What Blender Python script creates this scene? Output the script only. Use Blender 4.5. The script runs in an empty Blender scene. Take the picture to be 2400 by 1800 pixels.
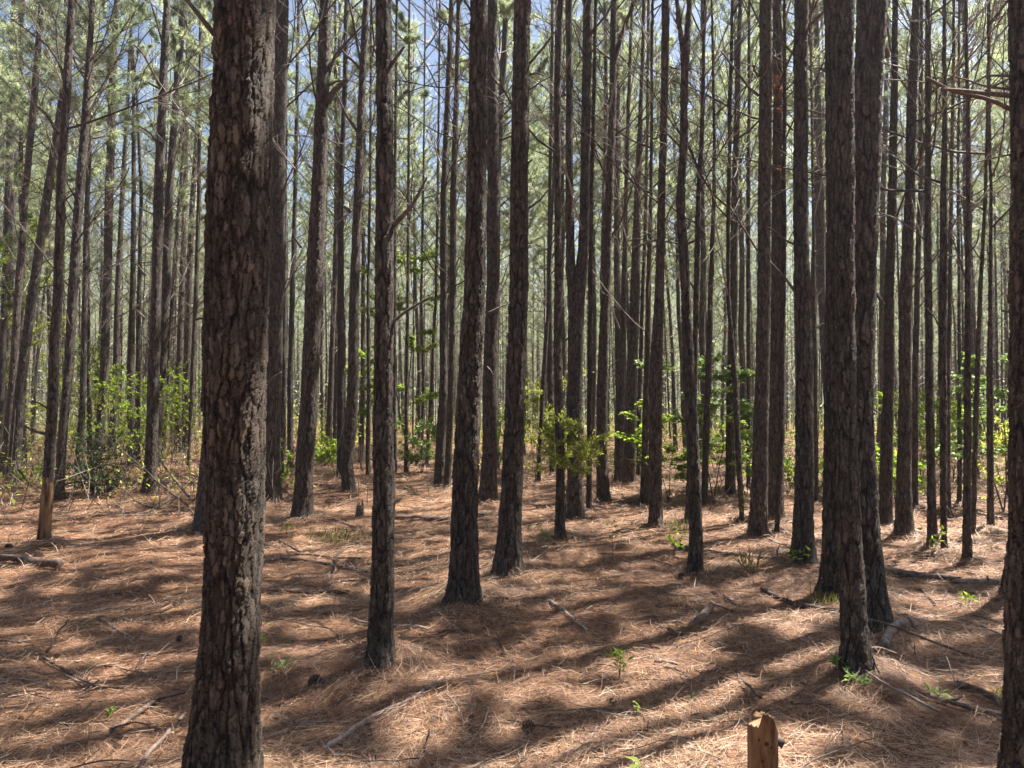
import bpy, math, random
import numpy as np
from mathutils import Vector, Matrix, Quaternion

random.seed(7)
RNG = np.random.default_rng(7)
R = math.radians
SC = bpy.context.scene
COL = SC.collection

# ------------------------------------------------------------------ camera
F_PX, CX, CY, CAM_H, PITCH = 1813.0, 1200.0, 900.0, 1.6, R(2.05)
cam_d = bpy.data.cameras.new('camera')
cam = bpy.data.objects.new('camera', cam_d)
COL.objects.link(cam)
cam.location = (0, 0, CAM_H)
cam.rotation_euler = (R(90) + PITCH, 0, 0)
cam_d.sensor_width = 36.0
cam_d.lens = 36.0 * F_PX / 2400.0
cam_d.clip_start = 0.05
cam_d.clip_end = 3000
SC.camera = cam

# ------------------------------------------------------------------ light
SUN_EL, SUN_AZ = R(61), R(54)            # azimuth from +Y (forward) towards +X
w = bpy.data.worlds.new('World')
SC.world = w
w.use_nodes = True
nt = w.node_tree
bg = nt.nodes['Background']
sky = nt.nodes.new('ShaderNodeTexSky')
sky.sky_type = 'NISHITA'
sky.sun_disc = False
sky.sun_elevation = SUN_EL
sky.sun_rotation = SUN_AZ
sky.air_density = 1.0
sky.dust_density = 2.2
nt.links.new(sky.outputs['Color'], bg.inputs['Color'])
bg.inputs['Strength'].default_value = 0.052
sd = bpy.data.lights.new('sun', 'SUN')
sd.energy = 5.0
sd.angle = R(0.53)
sd.color = (1.0, 0.95, 0.87)
sun = bpy.data.objects.new('sun', sd)
COL.objects.link(sun)
SV = Vector((math.cos(SUN_EL) * math.sin(SUN_AZ), math.cos(SUN_EL) * math.cos(SUN_AZ), math.sin(SUN_EL)))
sun.rotation_euler = SV.to_track_quat('Z', 'Y').to_euler()
SC.view_settings.view_transform = 'Standard'
SC.view_settings.look = 'None'
SC.view_settings.exposure = 1.92
SC.view_settings.gamma = 1.0
SC.cycles.max_bounces = 8
SC.cycles.diffuse_bounces = 4
SC.cycles.transmission_bounces = 6

# ------------------------------------------------------------------ maths
def vnoise(x, y, seed=0):
    xi = np.floor(x).astype(np.int64); yi = np.floor(y).astype(np.int64)
    xf = x - xi; yf = y - yi
    def h(a, b):
        n = (a * 374761393 + b * 668265263 + seed * 1442695041) & 0xffffffff
        n = ((n ^ (n >> 13)) * 1274126177) & 0xffffffff
        n = ((n ^ (n >> 16)) * 2246822519) & 0xffffffff
        return ((n ^ (n >> 15)) & 0xffffff) / float(0xffffff)
    u = xf * xf * (3 - 2 * xf); v = yf * yf * (3 - 2 * yf)
    return (h(xi, yi) * (1 - u) + h(xi + 1, yi) * u) * (1 - v) + (h(xi, yi + 1) * (1 - u) + h(xi + 1, yi + 1) * u) * v - 0.5

MOUNDS = []      # (x, y, radius, height)

def terrain(x, y):
    x = np.asarray(x, float); y = np.asarray(y, float)
    r = np.hypot(x, y)
    z = 0.16 * vnoise(x * 0.11 + 3, y * 0.11, 1) * np.clip(r / 15, 0.2, 2)
    z = z + 0.055 * vnoise(x * 0.75, y * 0.75, 2) + 0.036 * vnoise(x * 1.9, y * 1.9, 3)
    z = z + 0.030 * vnoise(x * 4.7, y * 4.7, 4) + 0.020 * vnoise(x * 11, y * 11, 5)
    for mx, my, mr, mh in MOUNDS:
        d2 = (x - mx) ** 2 + (y - my) ** 2
        z = z + np.where(d2 < 9 * mr * mr, mh * np.exp(-d2 / (mr * mr)), 0)
    return z

cp, sp = math.cos(PITCH), math.sin(PITCH)
def ray(px, py):
    u = (px - CX) / F_PX; v = (CY - py) / F_PX
    return Vector((u, cp - v * sp, sp + v * cp))
def ground(px, py, lift=0.0):
    d = ray(px, py); z = 0.0
    for _ in range(7):
        t = (z - CAM_H) / d.z
        x, y = d.x * t, d.y * t
        z = 0.5 * z + 0.5 * (float(terrain(x, y)) + lift)
    return Vector((x, y, z))
def at_y(px, py, Y):
    d = ray(px, py); t = Y / d.y
    return Vector((d.x * t, Y, CAM_H + d.z * t))

# ------------------------------------------------------------------ mesh helpers
def mesh_np(name, verts, quads=None, tris=None, mats=(), attr=None, qmat=None, tmat=None, smooth=True):
    verts = np.asarray(verts, np.float32).reshape(-1, 3)
    quads = np.zeros((0, 4), np.int32) if quads is None else np.asarray(quads, np.int32).reshape(-1, 4)
    tris = np.zeros((0, 3), np.int32) if tris is None else np.asarray(tris, np.int32).reshape(-1, 3)
    me = bpy.data.meshes.new(name)
    nq, n3 = len(quads), len(tris)
    me.vertices.add(len(verts)); me.vertices.foreach_set('co', verts.ravel())
    me.loops.add(nq * 4 + n3 * 3)
    me.loops.foreach_set('vertex_index', np.concatenate([quads.ravel(), tris.ravel()]).astype(np.int32))
    me.polygons.add(nq + n3)
    st = np.concatenate([np.arange(nq) * 4, nq * 4 + np.arange(n3) * 3]).astype(np.int32)
    me.polygons.foreach_set('loop_start', st)
    me.polygons.foreach_set('loop_total', np.concatenate([np.full(nq, 4), np.full(n3, 3)]).astype(np.int32))
    if qmat is not None or tmat is not None:
        mi = np.concatenate([np.zeros(nq) if qmat is None else np.broadcast_to(qmat, nq),
                             np.zeros(n3) if tmat is None else np.broadcast_to(tmat, n3)]).astype(np.int32)
        me.polygons.foreach_set('material_index', mi)
    if attr is not None:
        a = me.attributes.new('tint', 'FLOAT', 'POINT'); a.data.foreach_set('value', np.asarray(attr, np.float32))
    for m in mats: me.materials.append(m)
    me.update(calc_edges=True)
    me.polygons.foreach_set('use_smooth', np.full(nq + n3, smooth))
    return me

class Tubes:
    """collects tapered tubes (quads) and needles / leaves (tris, quads)"""
    def __init__(s):
        s.v = []; s.q = []; s.t = []; s.a = []; s.n = 0; s.qm = []; s.tm = []
    def tube(s, pts, rad, k=5, tint=0.5, mat=0, cap=True, rough=0.0):
        P = np.asarray([tuple(p) for p in pts], float); rad = np.asarray(rad, float); n = len(P)
        T = np.gradient(P, axis=0); T /= np.linalg.norm(T, axis=1)[:, None] + 1e-9
        ref = np.array([0, 0, 1.0]) if abs(T[:, 2]).mean() < 0.8 else np.array([0, 1.0, 0])
        A = np.cross(T, ref); A /= np.linalg.norm(A, axis=1)[:, None] + 1e-9
        B = np.cross(T, A)
        th = np.arange(k) / k * 2 * np.pi
        rr = rad[:, None] * (1 + rough * (RNG.random((n, k)) - 0.5))
        V = P[:, None, :] + rr[..., None] * (np.cos(th)[None, :, None] * A[:, None, :] + np.sin(th)[None, :, None] * B[:, None, :])
        i = np.arange(n - 1)[:, None] * k; j = np.arange(k)[None, :]
        Q = np.stack([i + j, i + (j + 1) % k, i + k + (j + 1) % k, i + k + j], -1).reshape(-1, 4) + s.n
        s.v.append(V.reshape(-1, 3)); s.q.append(Q); s.qm.append(np.full(len(Q), mat))
        m = n * k
        s.a.append(np.full(m, tint))
        if cap:
            s.v.append(P[[0, -1]]); s.a.append(np.full(2, tint))
            j = np.arange(k)
            t0 = np.stack([np.full(k, s.n + m), s.n + (j + 1) % k, s.n + j], -1)
            t1 = np.stack([np.full(k, s.n + m + 1), s.n + (n - 1) * k + j, s.n + (n - 1) * k + (j + 1) % k], -1)
            s.t += [t0, t1]; s.tm += [np.full(2 * k, mat)]
            m += 2
        s.n += m
    def add(s, V, Q=None, T=None, a=0.5, mat=0):
        V = np.asarray(V, float).reshape(-1, 3)
        s.v.append(V); s.a.append(np.broadcast_to(np.asarray(a, float), len(V)))
        if Q is not None: s.q.append(np.asarray(Q) + s.n); s.qm.append(np.full(len(Q), mat))
        if T is not None: s.t.append(np.asarray(T) + s.n); s.tm.append(np.full(len(T), mat))
        s.n += len(V)
    def mesh(s, name, mats, smooth=True):
        c = lambda L, w: np.concatenate(L) if L else np.zeros((0, w) if w > 1 else 0)
        return mesh_np(name, c(s.v, 3), c(s.q, 4), c(s.t, 3), mats, c(s.a, 1), c(s.qm, 1), c(s.tm, 1), smooth)

def unit(n):
    v = RNG.normal(size=(n, 3)); return v / np.linalg.norm(v, axis=1)[:, None]
def norm(v): return v / (np.linalg.norm(v, axis=-1, keepdims=True) + 1e-9)

def needles(T, C, D, L, W, tint, mat):
    """thin triangles: centres C, directions D, length L, width W"""
    n = len(C); S = norm(np.cross(D, unit(n)))
    W = np.broadcast_to(W, n)[:, None]; L = np.broadcast_to(L, n)[:, None]
    V = np.stack([C - S * W / 2, C + S * W / 2, C + D * L], 1)
    T.add(V.reshape(-1, 3), None, np.arange(3 * n).reshape(-1, 3), np.repeat(tint, 3), mat)

def leaves(T, C, D, N, L, W, tint, mat=0):
    """pointed folded leaves: base C, direction D, normal N"""
    n = len(C); S = norm(np.cross(D, N)); N = norm(np.cross(S, D))
    L = np.broadcast_to(L, n)[:, None]; W = np.broadcast_to(W, n)[:, None]
    V = np.stack([C, C + D * L * .45 - S * W / 2 + N * W * .12, C + D * L - N * L * .12, C + D * L * .45 + S * W / 2 + N * W * .12], 1)
    k = np.arange(n)[:, None] * 4
    T.add(V.reshape(-1, 3), None, np.concatenate([k + [0, 2, 1], k + [0, 3, 2]]), np.repeat(tint, 4), mat)

def link(name, data, parent=None, loc=None, rot=None, scale=None):
    o = bpy.data.objects.new(name, data); COL.objects.link(o)
    if parent is not None: o.parent = parent
    if loc is not None: o.location = loc
    if rot is not None: o.rotation_euler = rot
    if scale is not None: o.scale = scale
    return o
def tag(o, label, cat, group=None, kind=None):
    if label: o['label'] = label
    if cat: o['category'] = cat
    if group: o['group'] = group
    if kind: o['kind'] = kind
    return o

# ------------------------------------------------------------------ materials
def mat(name):
    m = bpy.data.materials.new(name); m.use_nodes = True
    n = m.node_tree
    for x in list(n.nodes): n.nodes.remove(x)
    out = n.nodes.new('ShaderNodeOutputMaterial')
    return m, n, out
def N(nt, typ, **kw):
    nd = nt.nodes.new(typ)
    for k, v in kw.items():
        if k.startswith('i_'):
            key = k[2:]
            key = int(key) if key.isdigit() else key.replace('_', ' ')
            nd.inputs[key].default_value = v
        else: setattr(nd, k, v)
    return nd
def ramp(nt, stops, interp='LINEAR'):
    r = nt.nodes.new('ShaderNodeValToRGB'); r.color_ramp.interpolation = interp
    e = r.color_ramp.elements
    while len(e) < len(stops): e.new(0.5)
    for k, (p, c) in enumerate(stops):
        e[k].position = p; e[k].color = (*c, 1) if len(c) == 3 else c
    return r

def bark_material(name, sx, sz, amp, cols, detail=1.0):
    m, n, out = mat(name); L = n.links.new
    def mul(src, vec):
        v = N(n, 'ShaderNodeVectorMath', operation='MULTIPLY'); v.inputs[1].default_value = vec; L(src, v.inputs[0]); return v.outputs[0]
    def ma(src, k, add=0.0):
        v = N(n, 'ShaderNodeMath', operation='MULTIPLY_ADD'); v.inputs[1].default_value = k; L(src, v.inputs[0])
        if isinstance(add, (int, float)): v.inputs[2].default_value = add
        else: L(add, v.inputs[2])
        return v.outputs[0]
    def mm_(a, b_):
        v = N(n, 'ShaderNodeMath', operation='MULTIPLY'); L(a, v.inputs[0]); L(b_, v.inputs[1]); return v.outputs[0]
    def step(src, hi):
        v = N(n, 'ShaderNodeMapRange', interpolation_type='SMOOTHSTEP'); v.inputs['From Max'].default_value = hi; L(src, v.inputs['Value']); return v.outputs[0]
    tc = N(n, 'ShaderNodeTexCoord'); info = N(n, 'ShaderNodeObjectInfo')
    rv = N(n, 'ShaderNodeVectorMath', operation='SCALE'); rv.inputs[3].default_value = 37.0; L(info.outputs['Random'], rv.inputs[0])
    addr = N(n, 'ShaderNodeVectorMath', operation='ADD'); L(tc.outputs['Object'], addr.inputs[0]); L(rv.outputs[0], addr.inputs[1])
    P = addr.outputs[0]
    nz = N(n, 'ShaderNodeTexNoise', i_Scale=sx * 0.8, i_Detail=6.0, i_Roughness=0.78); L(P, nz.inputs['Vector'])
    sub = N(n, 'ShaderNodeVectorMath', operation='SUBTRACT'); sub.inputs[1].default_value = (.5, .5, .5); L(nz.outputs['Color'], sub.inputs[0])
    wv = mul(sub.outputs[0], (1.25 / sx, 1.25 / sx, 3.4 / sx))
    wa = N(n, 'ShaderNodeVectorMath', operation='ADD'); L(P, wa.inputs[0]); L(wv, wa.inputs[1]); WP = wa.outputs[0]
    # long furrows
    v1 = N(n, 'ShaderNodeTexVoronoi', feature='DISTANCE_TO_EDGE', i_Scale=1.0); L(mul(WP, (sx * .62, sx * .62, sz * .42)), v1.inputs['Vector'])
    e1 = step(v1.outputs['Distance'], 0.13)
    # plates
    p2 = mul(WP, (sx * 1.35, sx * 1.35, sz * 1.3))
    v2e = N(n, 'ShaderNodeTexVoronoi', feature='DISTANCE_TO_EDGE', i_Scale=1.0); L(p2, v2e.inputs['Vector'])
    v2c = N(n, 'ShaderNodeTexVoronoi', feature='F1', i_Scale=1.0); L(p2, v2c.inputs['Vector'])
    e2 = step(v2e.outputs['Distance'], 0.09)
    c2 = N(n, 'ShaderNodeSeparateColor'); L(v2c.outputs['Color'], c2.inputs[0])
    # thin flakes on the plates
    v3c = N(n, 'ShaderNodeTexVoronoi', feature='F1', i_Scale=1.0); L(mul(WP, (sx * 3.4, sx * 3.4, sz * 3.0)), v3c.inputs['Vector'])
    c3 = N(n, 'ShaderNodeSeparateColor'); L(v3c.outputs['Color'], c3.inputs[0])
    ns = N(n, 'ShaderNodeTexNoise', i_Scale=1.0, i_Detail=6.0, i_Roughness=0.72); L(mul(WP, (sx * 3.2, sx * 3.2, sz * 2.2)), ns.inputs['Vector'])
    plate = mm_(e2, ma(c2.outputs[0], 0.42, 0.08))
    h = ma(e1, 0.36, plate)
    h = ma(c3.outputs[0], 0.12, h)
    h = ma(ns.outputs['Fac'], 0.42 * detail, h)
    disp = N(n, 'ShaderNodeDisplacement', i_Midlevel=0.8, i_Scale=amp); L(h, disp.inputs['Height']); L(disp.outputs[0], out.inputs['Displacement'])
    # colour follows the layers of the bark: old outer scales grey, fresher faces reddish; furrows dark, blackened further as painted relief shade
    t = ma(h, 0.62, 0.0)
    t = ma(c3.outputs[1], 0.20, t)
    t = ma(c2.outputs[1], 0.14, t)
    rc = ramp(n, [(0.30, cols[0]), (0.48, cols[1]), (0.66, cols[2]), (0.90, cols[3])]); L(t, rc.inputs[0])
    np_ = N(n, 'ShaderNodeTexNoise', i_Scale=3.5, i_Detail=4.0); L(P, np_.inputs['Vector'])
    rp = ramp(n, [(0.35, (1.06, 0.95, 0.88)), (0.65, (0.88, 0.91, 0.92))]); L(np_.outputs['Fac'], rp.inputs[0])
    mm = N(n, 'ShaderNodeMix', data_type='RGBA', blend_type='MULTIPLY'); mm.inputs[0].default_value = 1.0
    L(rc.outputs[0], mm.inputs[6]); L(rp.outputs[0], mm.inputs[7])
    nl = N(n, 'ShaderNodeTexNoise', i_Scale=sx * 1.3, i_Detail=5.0, i_Roughness=0.75); L(P, nl.inputs['Vector'])
    rl = ramp(n, [(0.64, (0, 0, 0)), (0.72, (1, 1, 1))]); L(nl.outputs['Fac'], rl.inputs[0])
    ml = N(n, 'ShaderNodeMix', data_type='RGBA'); ml.inputs[7].default_value = (0.20, 0.20, 0.165, 1)
    L(ma(rl.outputs[0], 0.5), ml.inputs[0]); L(mm.outputs[2], ml.inputs[6])
    rt_ = ramp(n, [(0.0, (0.66, 0.64, 0.62)), (0.35, (1.0, 0.95, 0.9)), (0.7, (0.82, 0.84, 0.86)), (1.0, (1.15, 1.08, 1.0))]); L(info.outputs['Random'], rt_.inputs[0])
    mt_ = N(n, 'ShaderNodeMix', data_type='RGBA', blend_type='MULTIPLY'); mt_.inputs[0].default_value = 1.0
    L(ml.outputs[2], mt_.inputs[6]); L(rt_.outputs[0], mt_.inputs[7])
    b = N(n, 'ShaderNodeBsdfPrincipled', i_Roughness=0.75); b.inputs['Specular IOR Level'].default_value = 0.4
    L(mt_.outputs[2], b.inputs['Base Color']); L(b.outputs[0], out.inputs['Surface'])
    m.displacement_method = 'BOTH'
    return m

BARK = bark_material('bark_plated', 29, 9.0, 0.024, [(0.004, 0.003, 0.0025), (0.027, 0.021, 0.017), (0.078, 0.064, 0.052), (0.17, 0.145, 0.122)])
BARK_MID = bark_material('bark_mid', 29, 9.5, 0.019, [(0.004, 0.003, 0.0025), (0.027, 0.021, 0.017), (0.078, 0.064, 0.052), (0.17, 0.145, 0.122)])

def simple(name, stops, scale=12, stretch=(1, 1, 1), rough=0.8, bump=0.3, spec=0.3, attr=True, objrand=0.0):
    m, n, out = mat(name); L = n.links.new
    tc = N(n, 'ShaderNodeTexCoord')
    ms = N(n, 'ShaderNodeVectorMath', operation='MULTIPLY'); ms.inputs[1].default_value = stretch
    L(tc.outputs['Object'], ms.inputs[0])
    nz = N(n, 'ShaderNodeTexNoise', i_Scale=scale, i_Detail=6.0, i_Roughness=0.65); L(ms.outputs[0], nz.inputs['Vector'])
    fac = nz.outputs['Fac']
    if attr:
        at = N(n, 'ShaderNodeAttribute', attribute_name='tint')
        mx = N(n, 'ShaderNodeMath', operation='MULTIPLY_ADD'); mx.inputs[1].default_value = 0.6
        s2 = N(n, 'ShaderNodeMath', operation='SUBTRACT'); s2.inputs[1].default_value = 0.5
        L(at.outputs['Fac'], s2.inputs[0]); L(s2.outputs[0], mx.inputs[0]); L(fac, mx.inputs[2]); fac = mx.outputs[0]
    r = ramp(n, stops); L(fac, r.inputs[0])
    b = N(n, 'ShaderNodeBsdfPrincipled', i_Roughness=rough); b.inputs['Specular IOR Level'].default_value = spec
    L(r.outputs[0], b.inputs['Base Color'])
    if bump:
        bp = N(n, 'ShaderNodeBump', i_Strength=bump, i_Distance=0.01); L(nz.outputs['Fac'], bp.inputs['Height']); L(bp.outputs[0], b.inputs['Normal'])
    L(b.outputs[0], out.inputs['Surface'])
    return m

TWIG = simple('dead_twig', [(0.2, (0.035, 0.026, 0.021)), (0.5, (0.11, 0.085, 0.07)), (0.78, (0.34, 0.29, 0.25))], 30, (1, 1, 1))  # wide tint range: the pale end paints in sunlit twigs
STICK = simple('fallen_wood', [(0.28, (0.045, 0.028, 0.022)), (0.5, (0.13, 0.088, 0.068)), (0.75, (0.33, 0.26, 0.22))], 26, (1, 1, 1), bump=0.5)
BAREWOOD = simple('bare_wood', [(0.34, (0.02, 0.012, 0.008)), (0.44, (0.10, 0.05, 0.024)), (0.54, (0.21, 0.12, 0.055)), (0.64, (0.26, 0.18, 0.105)), (0.74, (0.20, 0.18, 0.15))], 8, (2.6, 2.6, .38), rough=0.7, bump=0.6, attr=False)
ROT = simple('rotten_wood', [(0.3, (0.06, 0.02, 0.01)), (0.7, (0.25, 0.08, 0.04))], 30)
CONE = simple('cone_scale', [(0.3, (0.03, 0.02, 0.015)), (0.7, (0.16, 0.10, 0.07))], 30)

def leafmat(name, stops, trans=0.5, tcol=(1.15, 1.2, 0.6), rough=0.5):
    m, n, out = mat(name); L = n.links.new
    at = N(n, 'ShaderNodeAttribute', attribute_name='tint')
    info = N(n, 'ShaderNodeObjectInfo')
    ad = N(n, 'ShaderNodeMath', operation='MULTIPLY_ADD'); ad.inputs[1].default_value = 0.22
    sb = N(n, 'ShaderNodeMath', operation='SUBTRACT'); sb.inputs[1].default_value = 0.5; L(info.outputs['Random'], sb.inputs[0])
    L(sb.outputs[0], ad.inputs[0]); L(at.outputs['Fac'], ad.inputs[2])
    r = ramp(n, stops); L(ad.outputs[0], r.inputs[0])
    b = N(n, 'ShaderNodeBsdfPrincipled', i_Roughness=rough); b.inputs['Specular IOR Level'].default_value = 0.4
    L(r.outputs[0], b.inputs['Base Color'])
    tr = N(n, 'ShaderNodeBsdfTranslucent')
    mc = N(n, 'ShaderNodeMix', data_type='RGBA', blend_type='MULTIPLY'); mc.inputs[0].default_value = 1.0; mc.inputs[7].default_value = (*tcol, 1)
    L(r.outputs[0], mc.inputs[6]); L(mc.outputs[2], tr.inputs['Color'])
    mx = N(n, 'ShaderNodeMixShader'); mx.inputs[0].default_value = trans
    L(b.outputs[0], mx.inputs[1]); L(tr.outputs[0], mx.inputs[2]); L(mx.outputs[0], out.inputs['Surface'])
    return m
PINE_LEAF = leafmat('pine_foliage', [(0.0, (0.06, 0.085, 0.045)), (0.45, (0.28, 0.33, 0.20)), (1.0, (0.62, 0.68, 0.50))], 0.6, (1.25, 1.25, 1.02))
DEAD_LEAF = leafmat('dead_needles', [(0.0, (0.2, 0.08, 0.04)), (1.0, (0.45, 0.20, 0.12))], 0.4, (1, .9, .8))
LIME = leafmat('lime_leaf', [(0.0, (0.10, 0.16, 0.03)), (0.5, (0.22, 0.30, 0.06)), (1.0, (0.38, 0.46, 0.15))], 0.62, (1.45, 1.45, 0.65))
MYRTLE = leafmat('myrtle_leaf', [(0.0, (0.09, 0.12, 0.04)), (0.5, (0.22, 0.27, 0.09)), (1.0, (0.42, 0.46, 0.18))], 0.62, (1.8, 1.65, 0.7))
DARKLEAF = leafmat('dark_leaf', [(0.0, (0.02, 0.045, 0.015)), (0.5, (0.05, 0.095, 0.03)), (1.0, (0.12, 0.18, 0.06))], 0.3)
BLUELEAF = leafmat('blue_green_leaf', [(0.0, (0.12, 0.19, 0.06)), (1.0, (0.33, 0.42, 0.15))], 0.4, (1.1, 1.2, .8))
GRASSM = leafmat('dry_grass', [(0.0, (0.12, 0.15, 0.04)), (1.0, (0.38, 0.36, 0.14))], 0.5)

# pine straw ground
def ground_material():
    m, n, out = mat('pine_straw_floor'); L = n.links.new
    tc = N(n, 'ShaderNodeTexCoord')
    nz = N(n, 'ShaderNodeTexNoise', i_Scale=2.3, i_Detail=8.0, i_Roughness=0.7); L(tc.outputs['Object'], nz.inputs['Vector'])
    n2 = N(n, 'ShaderNodeTexNoise', i_Scale=28.0, i_Detail=6.0, i_Roughness=0.75); L(tc.outputs['Object'], n2.inputs['Vector'])
    w1 = N(n, 'ShaderNodeTexNoise', i_Scale=3.0, i_Detail=2.0); L(tc.outputs['Object'], w1.inputs['Vector'])
    mm = N(n, 'ShaderNodeMath', operation='MULTIPLY_ADD'); mm.inputs[1].default_value = 0.55
    s = N(n, 'ShaderNodeMath', operation='SUBTRACT'); s.inputs[1].default_value = 0.5
    L(nz.outputs['Fac'], s.inputs[0]); L(s.outputs[0], mm.inputs[0]); L(n2.outputs['Fac'], mm.inputs[2])
    r = ramp(n, [(0.25, (0.035, 0.016, 0.009)), (0.45, (0.125, 0.06, 0.032)), (0.6, (0.26, 0.14, 0.076)), (0.8, (0.44, 0.27, 0.155))])
    L(mm.outputs[0], r.inputs[0])
    b = N(n, 'ShaderNodeBsdfPrincipled', i_Roughness=0.8); b.inputs['Specular IOR Level'].default_value = 0.2
    L(r.outputs[0], b.inputs['Base Color'])
    bp = N(n, 'ShaderNodeBump', i_Strength=0.8, i_Distance=0.02); L(n2.outputs['Fac'], bp.inputs['Height']); L(bp.outputs[0], b.inputs['Normal'])
    L(b.outputs[0], out.inputs['Surface'])
    return m
GROUND = ground_material()
def straw_material():
    m, n, out = mat('pine_straw'); L = n.links.new
    at = N(n, 'ShaderNodeAttribute', attribute_name='tint')
    r = ramp(n, [(0.0, (0.05, 0.020, 0.011)), (0.38, (0.20, 0.092, 0.046)), (0.72, (0.45, 0.275, 0.165)), (1.0, (0.74, 0.55, 0.38))])
    L(at.outputs['Fac'], r.inputs[0])
    b = N(n, 'ShaderNodeBsdfPrincipled', i_Roughness=0.55); b.inputs['Specular IOR Level'].default_value = 0.4
    L(r.outputs[0], b.inputs['Base Color']); L(b.outputs[0], out.inputs['Surface'])
    return m
STRAW = straw_material()

# ================================================================== TREES: data read off the photograph (x, y, width px in 2400x1800)
# each: label, control points bottom -> top, options
T = []
def tr(label, pts, **k): T.append((label, pts, k))
tr('thickest pine, deep plated bark, its foot cut off by the bottom edge', [(512, 1868, 180), (517, 1800, 170), (529, 1628, 148), (536, 1500, 134), (545, 1350, 131), (550, 1085, 136), (548, 900, 146), (556, 675, 147), (560, 450, 148), (568, 225, 144), (572, 0, 141)], br='T1', near=1)
tr('pine mostly hidden behind the thickest trunk, flared foot peeking out with fallen sticks beside it', [(487, 1238, 66), (497, 1100, 56), (512, 900, 52), (540, 450, 44)], H=17)
tr('dark pine close behind the thickest trunk, sunlit strip and straw heap at its foot', [(635, 1172, 46), (638, 1000, 40), (641, 900, 39), (646, 675, 38), (650, 450, 37), (656, 225, 33), (661, 0, 31)], near=0, seedb=3)
tr('straight dark pine with ringed scar low on its trunk and two stub limbs high up', [(708, 1210, 48), (713, 1130, 43), (718, 1040, 43), (728, 900, 41), (735, 675, 41), (747, 450, 34), (755, 225, 31), (764, 0, 29)], br='T4')
tr('pine with bulging crooked foot lit by the sun', [(820, 1151, 32), (812, 1090, 31), (822, 1000, 29), (826, 900, 26), (831, 675, 23), (838, 450, 19), (848, 225, 18), (859, 0, 15)], br='T5')
tr('thin pine hugging the crooked foot pine from behind', [(798, 1122, 17), (798, 900, 17), (799, 450, 13), (808, 225, 12), (812, 0, 10)])
tr('straight slim pine with scaly bark and two long slanting dead branch stubs', [(892, 1553, 64), (894, 1450, 57), (895, 1350, 54), (898, 1125, 50), (898, 900, 46), (902, 675, 45), (902, 450, 43), (901, 225, 40), (900, 0, 38)], br='T7', near=1)
tr('reddish slim pine paired foot to foot with a thinner one past the fallen white log', [(1029, 1136, 27), (1034, 1000, 22), (1040, 900, 19), (1039, 675, 17), (1040, 450, 16), (1050, 225, 13), (1058, 0, 11)], br='fan')
tr('thinner dark partner of the reddish slim pine past the fallen white log', [(1047, 1144, 16), (1055, 1000, 16), (1058, 900, 16), (1063, 450, 16), (1070, 225, 13), (1075, 0, 10)], br='fan')
tr('stout flat barked pine rising from a flared foot in front of the white log end', [(1083, 1404, 78), (1087, 1350, 67), (1092, 1125, 60), (1099, 900, 57), (1112, 675, 50), (1116, 450, 47), (1120, 225, 45), (1122, 0, 42)], near=1, br='T9')
tr('pine half hidden behind the stout flat barked one, knotty lump and twigs on its side', [(1143, 1172, 42), (1148, 1050, 36), (1148, 900, 34), (1155, 675, 32), (1157, 450, 32), (1155, 225, 26), (1154, 0, 22)], br='T10')
tr('thin pine leaning outward behind the knotty lump pine', [(1160, 1100, 17), (1160, 675, 16), (1164, 450, 16), (1176, 225, 15), (1187, 0, 14)], br='fan')
tr('leaning stout dark pine on a wide black foot beside a forked dead seedling stem', [(1190, 1338, 66), (1195, 1200, 53), (1200, 1125, 51), (1207, 900, 47), (1216, 675, 46), (1217, 450, 43), (1221, 225, 41), (1225, 0, 40)], near=1, br='T11')
tr('slim wavy pine in front of the forked pine, waxy shrub growing around it', [(1312, 1258, 24), (1314, 1100, 20), (1308, 900, 22), (1308, 675, 19), (1306, 450, 15), (1307, 225, 15), (1314, 0, 15)], br='few')
tr('pine forking into two tall stems above the waxy shrub', [(1350, 1212, 41), (1347, 1120, 35), (1346, 900, 34), (1352, 720, 38), (1368, 600, 26), (1371, 450, 23), (1374, 225, 23), (1377, 0, 23)], br='T13')
tr('thin straight pine just past the forked pine', [(1380, 1198, 13), (1382, 900, 12), (1386, 450, 10), (1397, 0, 8)])
tr('dark pine with sharply flared foot, splitting near the top beside the waxy shrub', [(1414, 1171, 32), (1410, 1050, 26), (1412, 900, 26), (1420, 675, 23), (1427, 450, 20), (1436, 225, 17), (1438, 0, 14)], br='T14')
tr('pine on the far side of a straw mound, slimmer of the close pair there', [(1450, 1130, 22), (1456, 900, 18), (1463, 675, 14), (1468, 450, 10), (1474, 225, 9), (1482, 0, 6)], br='fan')
tr('pine on the far side of a straw mound, thicker reddish one of the close pair', [(1474, 1140, 31), (1480, 900, 26), (1489, 675, 24), (1494, 450, 17), (1503, 225, 10), (1510, 0, 8)], br='T15')
tr('thin pine squeezed behind the thicker reddish pine of the mound pair', [(1496, 1120, 11), (1499, 900, 10), (1515, 450, 8), (1520, 0, 6)])
tr('evenly tapered dark pine with a twig lying across its foot', [(1536, 1231, 30), (1535, 1050, 30), (1537, 900, 31), (1545, 675, 22), (1551, 450, 18), (1557, 225, 18), (1560, 0, 19)], br='few')
tr('slim pine shadowing the evenly tapered one from behind', [(1512, 1182, 24), (1516, 900, 16), (1520, 675, 13), (1526, 450, 8), (1529, 0, 6)], br='fan')
tr('slender pine with a bent middle and a narrow fork at the top', [(1630, 1339, 34), (1631, 1240, 30), (1627, 1100, 29), (1617, 900, 28), (1607, 675, 23), (1598, 550, 23), (1594, 450, 20), (1603, 360, 20), (1603, 225, 19), (1605, 140, 20), (1617, 0, 11)], br='T17', near=1)
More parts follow.
